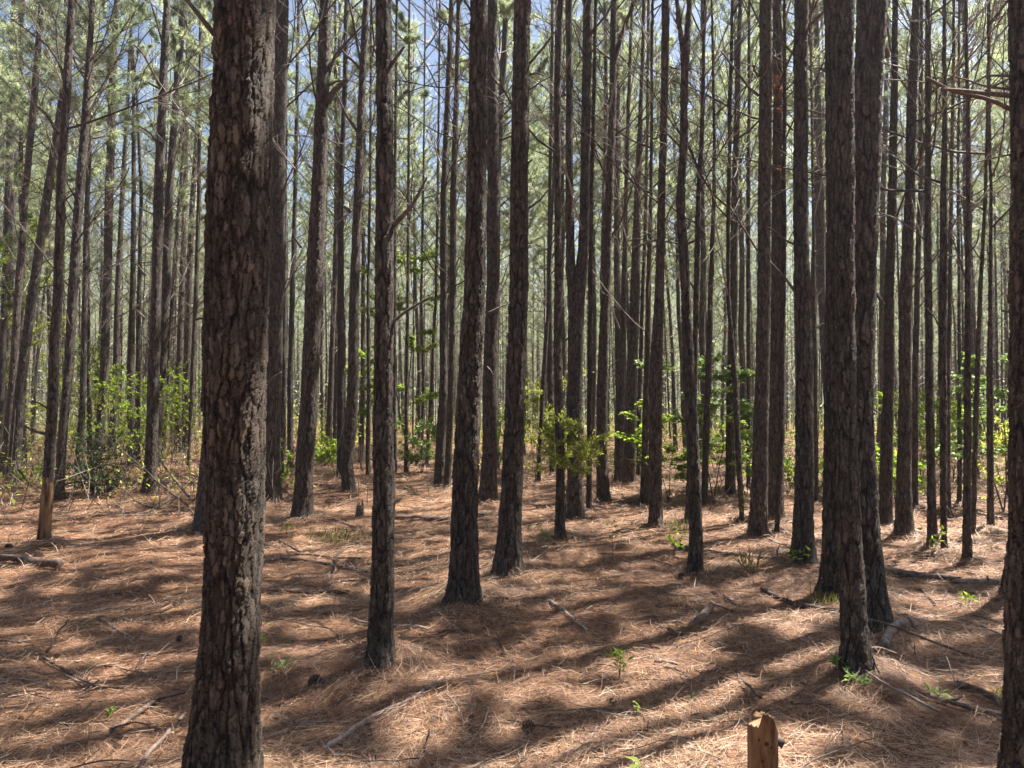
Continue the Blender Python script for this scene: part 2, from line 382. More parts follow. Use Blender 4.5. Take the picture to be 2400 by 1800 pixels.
tr('pole thin dark pine between the bent pine and the maple seedlings', [(1650, 1182, 15), (1660, 900, 15), (1665, 675, 13), (1674, 450, 8), (1673, 225, 7), (1668, 0, 6)], br='few')
tr('thin pine whose foot shows beside the bent pine', [(1612, 1223, 15), (1628, 900, 13), (1632, 675, 14), (1637, 450, 11), (1648, 225, 9), (1652, 0, 7)], br='fan')
tr('straight dark pine behind the yellow flowered seedling', [(1711, 1164, 24), (1714, 900, 23), (1720, 675, 20), (1722, 450, 16), (1729, 225, 14), (1735, 0, 9)], br='fan')
tr('thin leaning pine standing over the yellow flowered seedling', [(1738, 1219, 10), (1733, 1100, 14), (1722, 900, 13), (1706, 675, 9), (1708, 450, 9), (1711, 225, 9), (1717, 0, 6)], br='fan')
tr('pole thin pine seen close beside the fine barked straight pine', [(1754, 1150, 10), (1755, 450, 9), (1756, 0, 6)], br='few')
tr('fine barked straight pine with a shadow running off its foot', [(1776, 1249, 43), (1780, 1125, 37), (1786, 900, 32), (1790, 675, 31), (1792, 450, 30), (1794, 225, 29), (1795, 0, 28)], br='T22')
tr('wide pine merged with the fine barked one, dead red needle sprays high on it', [(1816, 1212, 36), (1822, 900, 36), (1824, 675, 34), (1824, 450, 30), (1823, 225, 22), (1822, 0, 20)], br='T23')
tr('very thin pine rooted in front of the wide merged pine', [(1821, 1250, 11), (1828, 1100, 13), (1836, 675, 12), (1840, 225, 8), (1838, 0, 7)], br='few')
tr('stout pine with pale seedling leaves at its foot and a pale broken limb stub', [(1884, 1315, 55), (1884, 1220, 46), (1886, 1125, 43), (1887, 900, 41), (1881, 675, 36), (1877, 450, 34), (1877, 225, 33), (1879, 0, 32)], br='T24', near=1)
tr('hindmost of three overlapping thick pines', [(1966, 1381, 80), (1963, 1125, 62), (1963, 900, 58), (1963, 450, 54), (1958, 0, 50)], near=1, br='T25')
tr('foremost of three overlapping thick pines, blackened foot with green seedlings', [(2004, 1567, 68), (1999, 1450, 59), (1995, 1350, 56), (1988, 1125, 48), (1983, 900, 44), (1980, 675, 44), (1978, 450, 43), (1979, 225, 42), (1980, 0, 41)], near=1)
tr('widest of three overlapping thick pines, leaning out beside the short fallen log', [(2043, 1458, 92), (2031, 1330, 76), (2026, 1250, 70), (2014, 1000, 66), (2012, 900, 65), (2019, 675, 65), (2029, 450, 66), (2035, 225, 65), (2043, 0, 68)], near=1, br='T27')
tr('slim pine with a pale broken stub and a flared foot beside the round footed one', [(2074, 1230, 34), (2078, 1050, 28), (2083, 900, 24), (2085, 675, 22), (2091, 450, 19), (2096, 225, 16), (2098, 0, 13)], br='T28')
tr('fine scaled pine with a rounded dark foot on pale straw', [(2119, 1250, 42), (2119, 1125, 33), (2121, 900, 28), (2123, 675, 28), (2132, 450, 22), (2137, 225, 21), (2148, 0, 17)], br='fan')
tr('thin pine peeking out behind the round footed fine scaled pine', [(2144, 1192, 14), (2145, 900, 14), (2149, 675, 13), (2158, 450, 11), (2160, 0, 8)], br='fan')
tr('straight slim pine with a dark burl at its foot and a leafy seedling before it', [(2186, 1278, 25), (2182, 1180, 19), (2179, 900, 17), (2175, 675, 16), (2175, 450, 14), (2174, 0, 10)], br='fan')
tr('pole thin pine with a hanging tangle of dead twigs halfway up', [(2213, 1300, 13), (2212, 1125, 15), (2210, 900, 17), (2210, 675, 17), (2211, 450, 14), (2215, 225, 10), (2213, 0, 8)], br='T32')
tr('thin pine touching the tangled pole pine from behind', [(2223, 1210, 13), (2221, 1000, 12), (2226, 675, 9), (2230, 450, 8), (2236, 0, 6)], br='few')
tr('very thin distant pine between the tangled pine and the crisp dark pole pine', [(2249, 1185, 11), (2249, 900, 9), (2246, 450, 6), (2248, 0, 5)])
tr('crisp dark pole pine standing alone in the gap near the frame edge', [(2267, 1312, 21), (2267, 1125, 17), (2268, 900, 15), (2268, 675, 12), (2270, 450, 10), (2267, 225, 8), (2263, 0, 6)], br='T35')
tr('thin pine leaning away from the crisp dark pole pine', [(2280, 1265, 10), (2284, 1125, 11), (2290, 900, 12), (2297, 675, 9), (2310, 450, 7), (2320, 0, 5)], br='few')
tr('straight thin pine beside the leafy saplings near the frame edge', [(2322, 1247, 15), (2321, 1050, 14), (2321, 900, 15), (2322, 675, 9), (2322, 450, 7), (2318, 225, 6), (2316, 0, 5)], br='few')
tr('thick near pine cut by the frame edge, long bare limbs reaching inward', [(2416, 1880, 118), (2418, 1500, 112), (2422, 1350, 108), (2426, 900, 102), (2424, 450, 100), (2415, 0, 96)], br='T38', near=1)
tr('brown footed pine peeping out behind the thick pine at the frame edge', [(2384, 1385, 68), (2392, 1250, 50), (2402, 900, 44), (2405, 0, 34)])
# left part
tr('slim pine with its bark stripped to orange wood at the foot', [(105, 1272, 26), (109, 1190, 24), (114, 1108, 24), (125, 900, 23), (136, 675, 21), (141, 450, 20), (156, 225, 18), (169, 0, 14)], br='L1', strip=1)
tr('leaning slim pine standing between the stripped pine and the dark holly bush', [(137, 1168, 25), (146, 1030, 20), (158, 900, 21), (172, 675, 22), (186, 450, 20), (204, 225, 17), (216, 0, 11)], br='fan')
tr('leaning dark pine, front one of the crossing pair by the frame edge', [(30, 1130, 30), (40, 1000, 24), (48, 900, 23), (79, 675, 21), (112, 450, 20), (146, 225, 14), (178, 0, 10)], br='fan')
tr('leaning dark pine, hinder one of the crossing pair by the frame edge', [(12, 1117, 25), (20, 1000, 20), (30, 900, 18), (43, 675, 16), (60, 450, 14), (81, 225, 15), (98, 0, 12)], br='fan')
tr('pine at the very edge of the frame behind the bright leafy shrub', [(0, 1085, 17), (4, 900, 16), (12, 675, 16), (20, 450, 17), (28, 225, 19), (35, 0, 15)], br='fan')
tr('thin pine running beside the frame edge pine into the bright leafy shrub', [(8, 1065, 13), (16, 900, 13), (24, 675, 14), (31, 450, 14), (41, 225, 14), (51, 0, 13)], br='few')
tr('dark flared pine of the leaning twins between the bushes', [(350, 1152, 31), (354, 1060, 27), (360, 900, 27), (366, 675, 23), (371, 450, 22), (381, 225, 19), (391, 0, 16)], br='L7')
tr('slimmer leaning twin close behind the dark flared pine', [(362, 1095, 22), (378, 900, 21), (388, 675, 19), (397, 450, 18), (413, 225, 16), (431, 0, 16)], br='fan')
tr('tall dark pine rising behind the light green bushes', [(228, 1092, 21), (243, 900, 20), (251, 675, 19), (256, 450, 19), (262, 225, 16), (273, 0, 11)], br='fan')
tr('slim leaning pine next to the tall dark one behind the light green bushes', [(262, 1078, 14), (271, 900, 14), (276, 675, 13), (287, 450, 11), (300, 225, 8), (310, 0, 6)], br='few')
tr('sunlit edged pine, nearer one of a close pair amid the bushes', [(308, 1092, 17), (306, 900, 17), (311, 675, 13), (313, 450, 10), (314, 225, 8), (309, 150, 6)], br='few', H=13)
tr('straight thin pine, farther one of a close pair amid the bushes', [(322, 1085, 12), (323, 900, 12), (326, 675, 10), (331, 450, 8), (322, 225, 7), (300, 0, 5)], br='few')
tr('slim dark pine past the leaning twins', [(418, 1060, 20), (418, 900, 15), (426, 675, 13), (434, 450, 11), (446, 0, 7)], br='fan')
tr('slender pine in line with the thickest trunk, bushes at its foot', [(435, 1062, 20), (437, 900, 18), (443, 675, 14), (452, 450, 12), (468, 225, 11), (478, 0, 8)], br='fan')
tr('thin crooked pine with a twiggy foot just beside the thickest trunk', [(442, 1098, 8), (450, 900, 10), (460, 675, 11), (466, 450, 9), (470, 0, 6)], br='few')
tr('thin reddish pine seen through the gap behind the sunlit strip pine', [(663, 1138, 12), (665, 900, 12), (667, 675, 12), (668, 450, 9), (672, 0, 7)], br='few')
tr('thin dark pine next to the thin reddish one in the narrow gap', [(681, 1098, 15), (680, 900, 14), (685, 675, 12), (692, 450, 10), (700, 0, 7)], br='fan')
tr('distant reddish pine over the bright green ground patch', [(769, 1076, 16), (775, 900, 14), (784, 675, 12), (790, 450, 10), (797, 0, 7)], br='fan')
tr('distant pine just beside the reddish one over the bright green ground patch', [(785, 1068, 13), (787, 900, 12), (787, 450, 8), (786, 0, 6)], br='few')
tr('pole thin pine in front of the lime leaved sapling', [(862, 1114, 11), (864, 900, 9), (863, 675, 7), (867, 450, 6), (870, 0, 5)], br='few')
tr('thin pine emerging beside the scaly stub pine', [(925, 1108, 10), (924, 900, 10), (926, 450, 8), (930, 0, 6)], br='few')
tr('thin dark pine standing under the lime leaf tiers', [(952, 1108, 11), (953, 900, 9), (956, 675, 8), (957, 450, 6), (960, 0, 5)], br='fan')
tr('far thin pine under the lime leaf tiers with a second leaning one beyond', [(989, 1084, 8), (992, 900, 7), (988, 675, 6), (992, 450, 5)], br='few')
tr('far thin leaning pine beyond the lime leaf tiers', [(1000, 1090, 9), (1012, 900, 8), (1022, 675, 7), (1026, 450, 6)], br='few')
tr('slim pine between the bright green patch and the scaly stub pine', [(847, 1084, 13), (850, 900, 11), (852, 450, 8), (858, 0, 6)], br='few')
tr('pine behind the waxy shrub, its foot dark against the leaf litter', [(1296, 1112, 15), (1290, 900, 14), (1287, 675, 12), (1289, 450, 9), (1295, 0, 7)], br='fan')
tr('thin pine deep behind the leaning stout pine', [(1262, 1130, 9), (1272, 900, 11), (1288, 675, 7), (1296, 450, 5)], br='few')
tr('thin pine between the pale stub pine and the three overlapping pines', [(1914, 1175, 10), (1912, 900, 9), (1908, 675, 8), (1905, 450, 6)], br='few')

BR = {  # explicit limbs: list of (polyline px, w0 px, w1 px)
 'T1': [([(502, 80), (468, 37), (440, 2), (415, -30)], 13, 8), ([(484, 748), (468, 746), (458, 750)], 6, 4), ([(626, 900), (640, 885), (660, 872)], 7, 3)],
 'T4': [([(768, 240), (782, 213), (800, 198), (814, 186)], 16, 9), ([(770, 200), (790, 190), (806, 190)], 6, 4), ([(770, 175), (785, 130), (806, 105), (850, 60)], 8, 4), ([(706, 580), (700, 573), (688, 556)], 5, 3)],
 'T5': [([(842, 160), (830, 145), (812, 130), (802, 118)], 8, 5), ([(846, 150), (836, 100), (828, 50), (815, -10)], 7, 4), ([(838, 310), (815, 275), (800, 245), (780, 200)], 8, 3), ([(822, 498), (812, 488), (806, 483)], 9, 7)],
 'T7': [([(922, 528), (950, 500), (970, 475), (1001, 415)], 13, 5), ([(918, 150), (933, 130), (948, 108)], 9, 6), ([(884, 130), (878, 118), (873, 108)], 6, 5), ([(918, 757), (950, 730), (980, 712), (1015, 694)], 9, 5), ([(920, 1178), (935, 1172), (942, 1168)], 5, 4)],
 'T9': [([(1142, 860), (1152, 870), (1158, 900)], 4, 2), ([(1140, 735), (1170, 720), (1195, 710)], 5, 2)],
 'T10': [([(1160, 1075), (1166, 1065), (1172, 1062)], 14, 10), ([(1162, 1000), (1150, 1008), (1130, 1025)], 3, 2), ([(1163, 980), (1175, 1000), (1168, 1030)], 3, 1), ([(1166, 690), (1172, 675), (1164, 665)], 7, 5)],
 'T11': [([(1242, 175), (1258, 170), (1275, 178)], 7, 3), ([(1240, 150), (1275, 110), (1300, 75)], 7, 4), ([(1242, 210), (1270, 190), (1300, 175)], 4, 2), ([(1236, 490), (1265, 470), (1285, 445)], 7, 3), ([(1234, 385), (1243, 378), (1248, 374)], 6, 3)],
 'T13': [([(1344, 735), (1339, 660), (1336, 600), (1334, 450), (1335, 225), (1333, 0), (1332, -200)], 26, 14), ([(1322, 470), (1316, 485)], 3, 2), ([(1380, 130), (1392, 115), (1418, 90)], 5, 3), ([(1325, 800), (1345, 775), (1360, 745)], 4, 2)],
 'T14': [([(1441, 145), (1452, 100), (1462, 65), (1487, 5), (1500, -40)], 12, 6), ([(1430, 250), (1410, 180), (1395, 120)], 4, 2), ([(1425, 50), (1412, 30), (1404, 15)], 5, 3)],
 'T15': [([(1499, 470), (1530, 440), (1570, 400), (1600, 380)], 6, 3), ([(1490, 300), (1530, 255), (1560, 225)], 5, 2), ([(1502, 575), (1520, 568), (1540, 560)], 4, 2)],
 'T17': [([(1602, 150), (1597, 100), (1590, 40), (1585, -10), (1578, -100)], 12, 9), ([(1612, 535), (1620, 515), (1624, 500)], 6, 4), ([(1596, 345), (1570, 320), (1545, 295)], 6, 3), ([(1612, 165), (1622, 160)], 4, 3)],
 'T22': [([(1779, 225), (1755, 205), (1725, 165), (1690, 120)], 7, 4), ([(1778, 60), (1790, 75), (1800, 90)], 5, 3), ([(1779, 180), (1768, 165), (1765, 152)], 6, 4)],
 'T23': [([(1838, 590), (1845, 570), (1860, 540)], 3, 2), ([(1835, 240), (1848, 225), (1862, 210)], 4, 3), ([(1815, 260), (1830, 275), (1858, 305)], 7, 5)],
 'T24': [([(1860, 572), (1846, 566), (1820, 545), (1800, 533)], 5, 4), ([(1868, 690), (1850, 665), (1830, 640), (1804, 613)], 8, 4), ([(1896, 665), (1905, 655), (1909, 645)], 8, 4), ([(1894, 60), (1915, 45), (1930, 27)], 8, 5), ([(1862, 130), (1835, 100), (1800, 60)], 6, 3), ([(1906, 775), (1925, 760), (1945, 750)], 4, 2), ([(1907, 1150), (1920, 1143), (1934, 1138)], 4, 2)],
 'T25': [([(1934, 165), (1926, 162), (1920, 160)], 7, 5), ([(1934, 760), (1945, 758), (1956, 760)], 3, 3)],
 'T27': [([(2074, 110), (2079, 118), (2080, 132)], 9, 12), ([(2050, 510), (2064, 518), (2076, 530)], 8, 6), ([(2046, 680), (2060, 698), (2072, 712)], 8, 6)],
 'T28': [([(2072, 710), (2062, 695), (2056, 685)], 6, 4), ([(2075, 975), (2060, 967), (2048, 959)], 4, 3), ([(2093, 977), (2100, 970), (2108, 966)], 4, 3), ([(2103, 175), (2120, 200), (2128, 210)], 5, 6), ([(2100, 150), (2085, 110), (2080, 60)], 6, 3)],
 'T32': [([(2214, 600), (2223, 580), (2225, 530)], 5, 4), ([(2205, 600), (2185, 610), (2150, 640), (2130, 660)], 4, 2), ([(2208, 605), (2190, 595), (2160, 612), (2140, 635)], 3, 1), ([(2218, 598), (2240, 600), (2262, 598)], 4, 2), ([(2218, 1185), (2224, 1195), (2230, 1210)], 3, 1), ([(2200, 762), (2190, 742), (2165, 715)], 4, 2), ([(2216, 596), (2240, 560), (2218, 540)], 4, 2)],
 'T35': [([(2262, 652), (2250, 610), (2235, 565), (2215, 535)], 5, 3), ([(2274, 590), (2290, 570), (2296, 535), (2292, 540)], 4, 2), ([(2273, 500), (2300, 470), (2312, 450)], 4, 2), ([(2262, 500), (2254, 480), (2253, 450)], 4, 2), ([(2262, 790), (2245, 780), (2232, 774)], 4, 2)],
 'T38': [([(2366, 224), (2330, 221), (2285, 216), (2250, 212), (2207, 209)], 12, 7), ([(2366, 256), (2335, 240), (2300, 228), (2262, 222), (2232, 213), (2205, 200), (2172, 182)], 11, 6), ([(2368, 209), (2335, 206), (2300, 200), (2270, 188), (2240, 180)], 6, 3), ([(2368, 179), (2335, 177), (2312, 178), (2290, 190), (2255, 207)], 6, 3), ([(2375, 190), (2330, 140), (2310, 125)], 3, 2), ([(2375, 735), (2360, 730), (2348, 728)], 5, 5), ([(2376, 640), (2368, 637), (2361, 637)], 8, 6), ([(2378, 360), (2330, 370), (2270, 385)], 5, 2)],
 'L1': [([(136, 315), (120, 285), (105, 265), (88, 250)], 8, 6), ([(152, 200), (140, 150), (115, 110), (70, 75), (30, 47)], 7, 3), ([(132, 540), (138, 500), (150, 470), (178, 450)], 6, 4), ([(110, 1018), (85, 1012), (70, 1005), (52, 998)], 8, 5), ([(112, 958), (95, 946), (75, 940)], 5, 3)],
 'L7': [([(340, 645), (330, 632), (322, 620), (310, 617)], 6, 4), ([(339, 745), (330, 738), (320, 727)], 6, 5), ([(372, 200), (355, 160), (335, 125), (315, 105)], 7, 4), ([(370, 335), (350, 310), (325, 295)], 6, 3), ([(385, 118), (370, 60), (352, 0)], 6, 4)],
}

# ------------------------------------------------------------------ tree building
def smooth_path(P, zs):
    P = np.array([tuple(p) for p in P]); z = P[:, 2]
    out = []
    for c in (0, 1):
        out.append(np.interp(zs, z, P[:, c]))
    return np.stack([out[0], out[1], zs], 1)

def interp_smooth(zs, z, v):
    # monotone-ish smoothing: linear interpolation then light box filter
    y = np.interp(zs, z, v)
    return y

def trunk_mesh(path, rad, near, d, matl, seed, H, strip=False):
    """path: control points (local), rad: radii at them"""
    z0, z1 = path[0][2], H
    vis = min(H, 1.9 + d * 0.56)
    px = d / 773.0
    if near: dz, k = px * (1.5 if d < 4.5 else 1.3), int(min(220, max(48, 2 * math.pi * max(rad) / (px * 1.15))))
    else: dz, k = max(0.022, px * 1.4), 44 if d < 14 else 28
    zs = np.concatenate([np.arange(-0.15, vis, dz), np.arange(vis, H, 0.35), [H]])
    P = np.array([tuple(p) for p in path])
    # Catmull style smoothing through densified linear points
    zc = P[:, 2]
    dens = np.linspace(-0.15, H, 400)
    def f(v):
        lin = np.interp(dens, zc, v)
        ker = np.hanning(17); ker /= ker.sum()
        pad = np.pad(lin, 8, mode='reflect', reflect_type='odd')
        return np.interp(zs, dens, np.convolve(pad, ker, 'valid'))
    X, Y, Rr = f(P[:, 0]), f(P[:, 1]), f(np.array(rad))
    rb = np.interp(0.0, zc, rad)
    Rr = Rr * (1 + 0.20 * np.exp(-np.clip(zs, 0, 9) / 0.11))
    wob = 0.012 * (vnoise(zs * 1.3, np.full_like(zs, seed * 3.7), 11)) + 0.006 * vnoise(zs * 4, np.full_like(zs, seed * 1.7), 12)
    th = np.arange(k) / k * 2 * np.pi
    lob = 1 + 0.05 * vnoise(np.cos(th)[None] * 1.3 + seed, zs[:, None] * .8 + np.sin(th)[None] * 1.3, 13) * 2
    fl = 1 + 0.22 * np.exp(-np.clip(zs, -.1, 9) / 0.10)[:, None] * (vnoise(np.cos(th)[None] * 2.2 + seed * 5, np.sin(th)[None] * 2.2 + 0 * zs[:, None], 14) + 0.15)
    RR = Rr[:, None] * lob * fl
    V = np.stack([X[:, None] + wob[:, None] + RR * np.cos(th), Y[:, None] + RR * np.sin(th), np.broadcast_to(zs[:, None], RR.shape)], -1)
    n = len(zs)
    i = np.arange(n - 1)[:, None] * k; j = np.arange(k)[None, :]
    Q = np.stack([i + j, i + (j + 1) % k, i + k + (j + 1) % k, i + k + j], -1).reshape(-1, 4)
    return mesh_np('trunk', V.reshape(-1, 3), Q, None, [matl]), f, zs

# crowns -----------------------------------------------------------
def crown_mesh(seed, L=7.0, nl=34, ntuft=17, nneed=30, nlen=0.17, nw=0.0055, spread=0.85, t0=0.3, e1=0.5):
    global RNG
    RNG = np.random.default_rng(100 + seed)
    T_ = Tubes()
    for i in range(nl):
        f = (i + RNG.random()) / nl
        z = f * L * 0.97
        az = i * 2.4 + RNG.normal() * 0.4
        ll = (2.3 * (1 - f) ** 0.75 * (0.55 if f < 0.12 else 1) + 0.35) * RNG.uniform(0.65, 1.15)
        up = math.radians(RNG.uniform(15, 40) + 35 * f)
        d0 = np.array([math.cos(az) * math.cos(up), math.sin(az) * math.cos(up), math.sin(up)])
        t = np.linspace(0, 1, 6)[:, None]
        sag = RNG.uniform(-0.1, 0.35) * ll
        pts = np.array([0, 0, z]) + d0 * t * ll + np.array([0, 0, 1]) * sag * (t ** 2) + np.cumsum(RNG.normal(size=(6, 3)) * 0.03, 0) * ll * .5
        T_.tube(pts, np.linspace(0.02 * ll / 2 + .006, 0.004, 6), 3, RNG.random(), 0, cap=False)
        nt = max(4, int(ntuft * ll / 1.6))
        tt = RNG.uniform(t0, 1.0, nt)
        C = np.stack([np.interp(tt, t[:, 0], pts[:, c]) for c in range(3)], 1)
        D = norm(d0 + RNG.normal(size=(nt, 3)) * 0.6 + [0, 0, 0.35])
        ext = RNG.uniform(0.1, e1, nt)[:, None] * (1.1 - tt[:, None] * .6)
        E = C + D * ext
        for a, b in zip(C, E): T_.tube([a, b], [0.005, 0.003], 3, 0.4, 0, cap=False)
        m = nt * nneed
        CC = np.repeat(E, nneed, 0) - np.repeat(D, nneed, 0) * RNG.uniform(0, 0.16, m)[:, None]
        DD = norm(np.repeat(D, nneed, 0) * 0.75 + unit(m) * spread)
        tint = np.clip(np.repeat(RNG.normal(0.48, 0.22, nt), nneed) + RNG.normal(0, 0.2, m), 0, 1)
        needles(T_, CC, DD, nlen * RNG.uniform(.7, 1.2, m), nw, tint, 1)
    return T_.mesh('crown', [TWIG, PINE_LEAF], False)
CROWNS = [crown_mesh(s, 6.4, 13, 8, 240, .15, .010, .8, .72, .25) for s in range(6)]
CROWNS_DEEP = [crown_mesh(20 + s, 10.0, 54, 20, 26, .19, .012) for s in range(5)]
CROWN_DENSE = crown_mesh(44, 6.0, 26, 9, 300, .17, .011, .8, .5, .35)
def tuft_spray(seed):
    global RNG
    RNG = np.random.default_rng(seed); T_ = Tubes()
    for c in range(5):
        D = unit(60) * [1, 1, .6] + [0, 0, -.3]
        needles(T_, np.tile(RNG.normal(size=3) * .12, (60, 1)), norm(D), .15, .003, RNG.random(60), 0)
    return T_.mesh('dead_spray', [DEAD_LEAF], False)

# dead limbs ---------------------------------------------------------
def limb_mesh(seed, ln, twigs=7, rad=None):
    global RNG
    RNG = np.random.default_rng(500 + seed); T_ = Tubes()
    limb_into(T_, np.zeros(3), np.array([1, 0, RNG.uniform(.3, 1.5)]), ln, twigs, rad)
    return T_.mesh('branch', [TWIG])
def limb_into(T_, base, d0, ln, twigs=7, rad=None, k=4):
    d0 = norm(d0); rad = rad or 0.004 + 0.0052 * ln
    t = np.linspace(0, 1, 7)[:, None]
    bend = RNG.uniform(-.08, .3)
    side = norm(np.cross(d0, [0, 0, 1.0])) * RNG.uniform(-.2, .2)
    pts = base + d0 * t * ln + (np.array([0, 0, 1.0]) * bend + side) * ln * t ** 2 + np.cumsum(RNG.normal(size=(7, 3)) * .011, 0) * ln
    pts[0] = base
    T_.tube(pts, rad * np.linspace(1, .28, 7), k, RNG.random(), rough=.2)
    for i in range(twigs):
        tt = RNG.uniform(.2, .95); c = np.array([np.interp(tt, t[:, 0], pts[:, q]) for q in range(3)])
        dd = norm(d0 * .9 + RNG.normal(size=3) * .55 + [0, 0, .2]); l2 = ln * RNG.uniform(.15, .45) * (1.2 - tt * .6)
        p2 = c + dd * np.linspace(0, 1, 4)[:, None] * l2 + np.cumsum(RNG.normal(size=(4, 3)) * .03, 0) * l2
        p2[0] = c
        T_.tube(p2, rad * .42 * np.linspace(1, .4, 4), 3, RNG.random(), cap=False)
        if RNG.random() < .6:
            c2 = p2[2]; d3 = norm(dd + RNG.normal(size=3) * .6)
            T_.tube([c2, c2 + d3 * l2 * .35, c2 + (d3 + RNG.normal(size=3) * .2) * l2 * .6], rad * .28 * np.array([1, .8, .5]), 3, .5, cap=False)
LIMBS = [limb_mesh(i, l, tw) for i, (l, tw) in enumerate([(2.3, 12), (1.9, 10), (2.6, 14), (1.4, 7), (1.7, 9), (1.0, 5), (.5, 2), (.28, 0), (2.1, 12), (1.2, 7)])]
SPRAY = tuft_spray(77)

spots = []
def build_tree(idx, label, pts, opt):
    base = ground(*pts[0][:2]) if pts[0][1] <= 1800 else None
    if base is None:
        Y = CAM_H * F_PX / (pts[0][1] - 965) ; base = at_y(pts[0][0], pts[0][1], Y); base.z = float(terrain(base.x, base.y))
    Y = base.y; sc = math.hypot(base.x, base.y)
    W = [at_y(x, y, Y) for x, y, _ in pts]
    dep = Y * cp  # depth approx
    rad = [max(.012, wd * Y / F_PX / 2 * (0.965 if sc < 9 else 0.98)) for _, _, wd in pts]
    path = [p - base for p in W]; path[0] = Vector((0, 0, 0))
    H = opt.get('H', 15.5 + (idx * 7 % 11) * 0.3)
    # continue upward
    a, b = path[-2], path[-1]
    sl = (b - a) / max(.2, (b.z - a.z))
    top = path[-1].z; r1 = rad[-1]
    if top < H - 1:
        for q in (0.5, 1.0):
            zz = top + (H - top) * q
            path.append(b + Vector((sl.x * .5, 0, 1)) * (zz - top)); rad.append(r1 * (1 - .45 * q) if H - top > 4 else r1 * (1 - .6 * q))
        rad[-1] = max(.02, rad[-1] * .6)
    else:
        H = max(H, top + 1.0); path.append(b + Vector((sl.x, 0, 1)) * (H - top)); rad.append(r1 * .5)
    matl = BARK if rad[0] > .095 and sc < 9 else BARK_MID
    me, f, zs = trunk_mesh(path, rad, opt.get('near', 0) and sc < 12, sc, matl, idx, H)
    root = link('pine_tree', None, loc=base); root.empty_display_size = .3
    tag(root, label, 'tree', 'pines of the plantation')
    trunk = link('trunk', me, root)
    spots.append((base.x, base.y))
    P = np.array([tuple(p) for p in path]); zc = P[:, 2]
    at = lambda z: Vector((float(np.interp(z, zc, P[:, 0])), float(np.interp(z, zc, P[:, 1])), z))
    # crown
    rr = random.Random(idx)
    cz = H - 6.3 - rr.uniform(0, .8)
    if opt.get('H', 20) > 13.5:
        link('crown', CROWNS[idx % 6], root, at(cz), (0, 0, rr.uniform(0, 6.28)), (1, 1, 1))
    # explicit limbs
    for (pl, w0, w1) in BR.get(opt.get('br'), []):
        T_ = Tubes(); n = len(pl)
        dirn = rr.uniform(-.25, .25)
        q = [at_y(x, y, Y + (dirn * i / n if w0 < 15 else 0)) - base for i, (x, y) in enumerate(pl)]
        fine = []
        A = np.array([tuple(v) for v in q]); s = np.linspace(0, n - 1, (n - 1) * 4 + 1)
        A = np.stack([np.interp(s, range(n), A[:, c]) for c in range(3)], 1)
        if len(A) > 4:
            B = A.copy(); B[1:-1] = (A[:-2] + 2 * A[1:-1] + A[2:]) / 4; A = B
        T_.tube(A, np.linspace(w0, w1, len(A)) * Y / F_PX / 2, 9 if w0 > 7 else 6, .4, rough=.15)
        ln = float(np.linalg.norm(A[-1] - A[0]))
        if ln > .45 and w0 < 15:
            for _ in range(int(2 + ln * 3)):
                k = RNG.integers(len(A) // 3, len(A)); dd = norm(norm(A[-1] - A[0]) + RNG.normal(size=3) * .6)
                l2 = RNG.uniform(.1, .35) * min(ln, 1.2)
                T_.tube([A[k], A[k] + dd * l2 * .5, A[k] + (dd + RNG.normal(size=3) * .15) * l2], np.array([1, .7, .4]) * w1 * Y / F_PX / 4.5, 4, .6)
        link('branch', T_.mesh('branch', [BARK_MID if w0 >= 11 and opt['br'] in ('T13', 'T14', 'T17') else TWIG]), root)
    if opt.get('br') == 'T23':
        for px, py in ((1820, 197), (1808, 215), (1820, 247), (1822, 268), (1816, 405)):
            link('dead_needle_spray', SPRAY, root, at_y(px, py, Y - .15) - base, (0, 0, px), (.8, .8, .8))
    # generic dead limbs, each a part of its own
    kind = opt.get('br', 'few')
    n = {'fan': 32, 'few': 14}.get(kind, 13)
    if sc < 9: n = 7
    lo = {'fan': 2.6}.get(kind, 3.4)
    if sc < 9: lo = 1.6 + sc * .50
    for i in range(n):
        z = lo + (H - 6.0 - lo) * ((i + rr.random()) / n) ** .85
        az = rr.uniform(0, 6.283)
        r = float(np.interp(z, zc, np.array(rad)))
        small = rr.random() < (.3 if z > 4 else .75)
        v = rr.choice([5, 6, 7, 9]) if small else rr.choice([0, 1, 2, 3, 4, 8])
        s = rr.uniform(.7, 1.15) * (.65 if sc < 9 else 1)
        p = at(z); p = p + Vector((math.cos(az), math.sin(az), 0)) * r * .6
        link('branch', LIMBS[v], root, p, (0, -rr.uniform(-.25, .35), az), (s, s, s))
    return root, base, path, rad, Y

for (lb, pts, o) in T:       # foot mounds first, so that everything stands on the same ground
    x, y, wd = pts[0]
    Yb = CAM_H * F_PX / (y - 965) * .99
    b = at_y(x, y, Yb); r = wd * Yb / F_PX / 2
    MOUNDS.append((b.x, b.y + .02, r * 2.3 + .06, .045 + .22 * r))
for (px, py, r, h) in [(668, 1172, .28, .10), (1545, 1165, 1.2, .18), (1130, 1185, .5, .10), (1100, 1440, .35, .05), (930, 1545, .35, .06), (1260, 1400, .3, .04), (800, 1590, .35, .06), (1700, 1345, .3, .06), (640, 1560, .3, .05), (2030, 1620, .3, .05), (330, 1370, .35, .045), (1750, 1480, .4, .05), (1000, 1640, .35, .05)]:
    Yb = CAM_H * F_PX / (py - 965); b = at_y(px, py, Yb); MOUNDS.append((b.x, b.y, r, h))

BUILT = [build_tree(i, *t) for i, t in enumerate(T)]

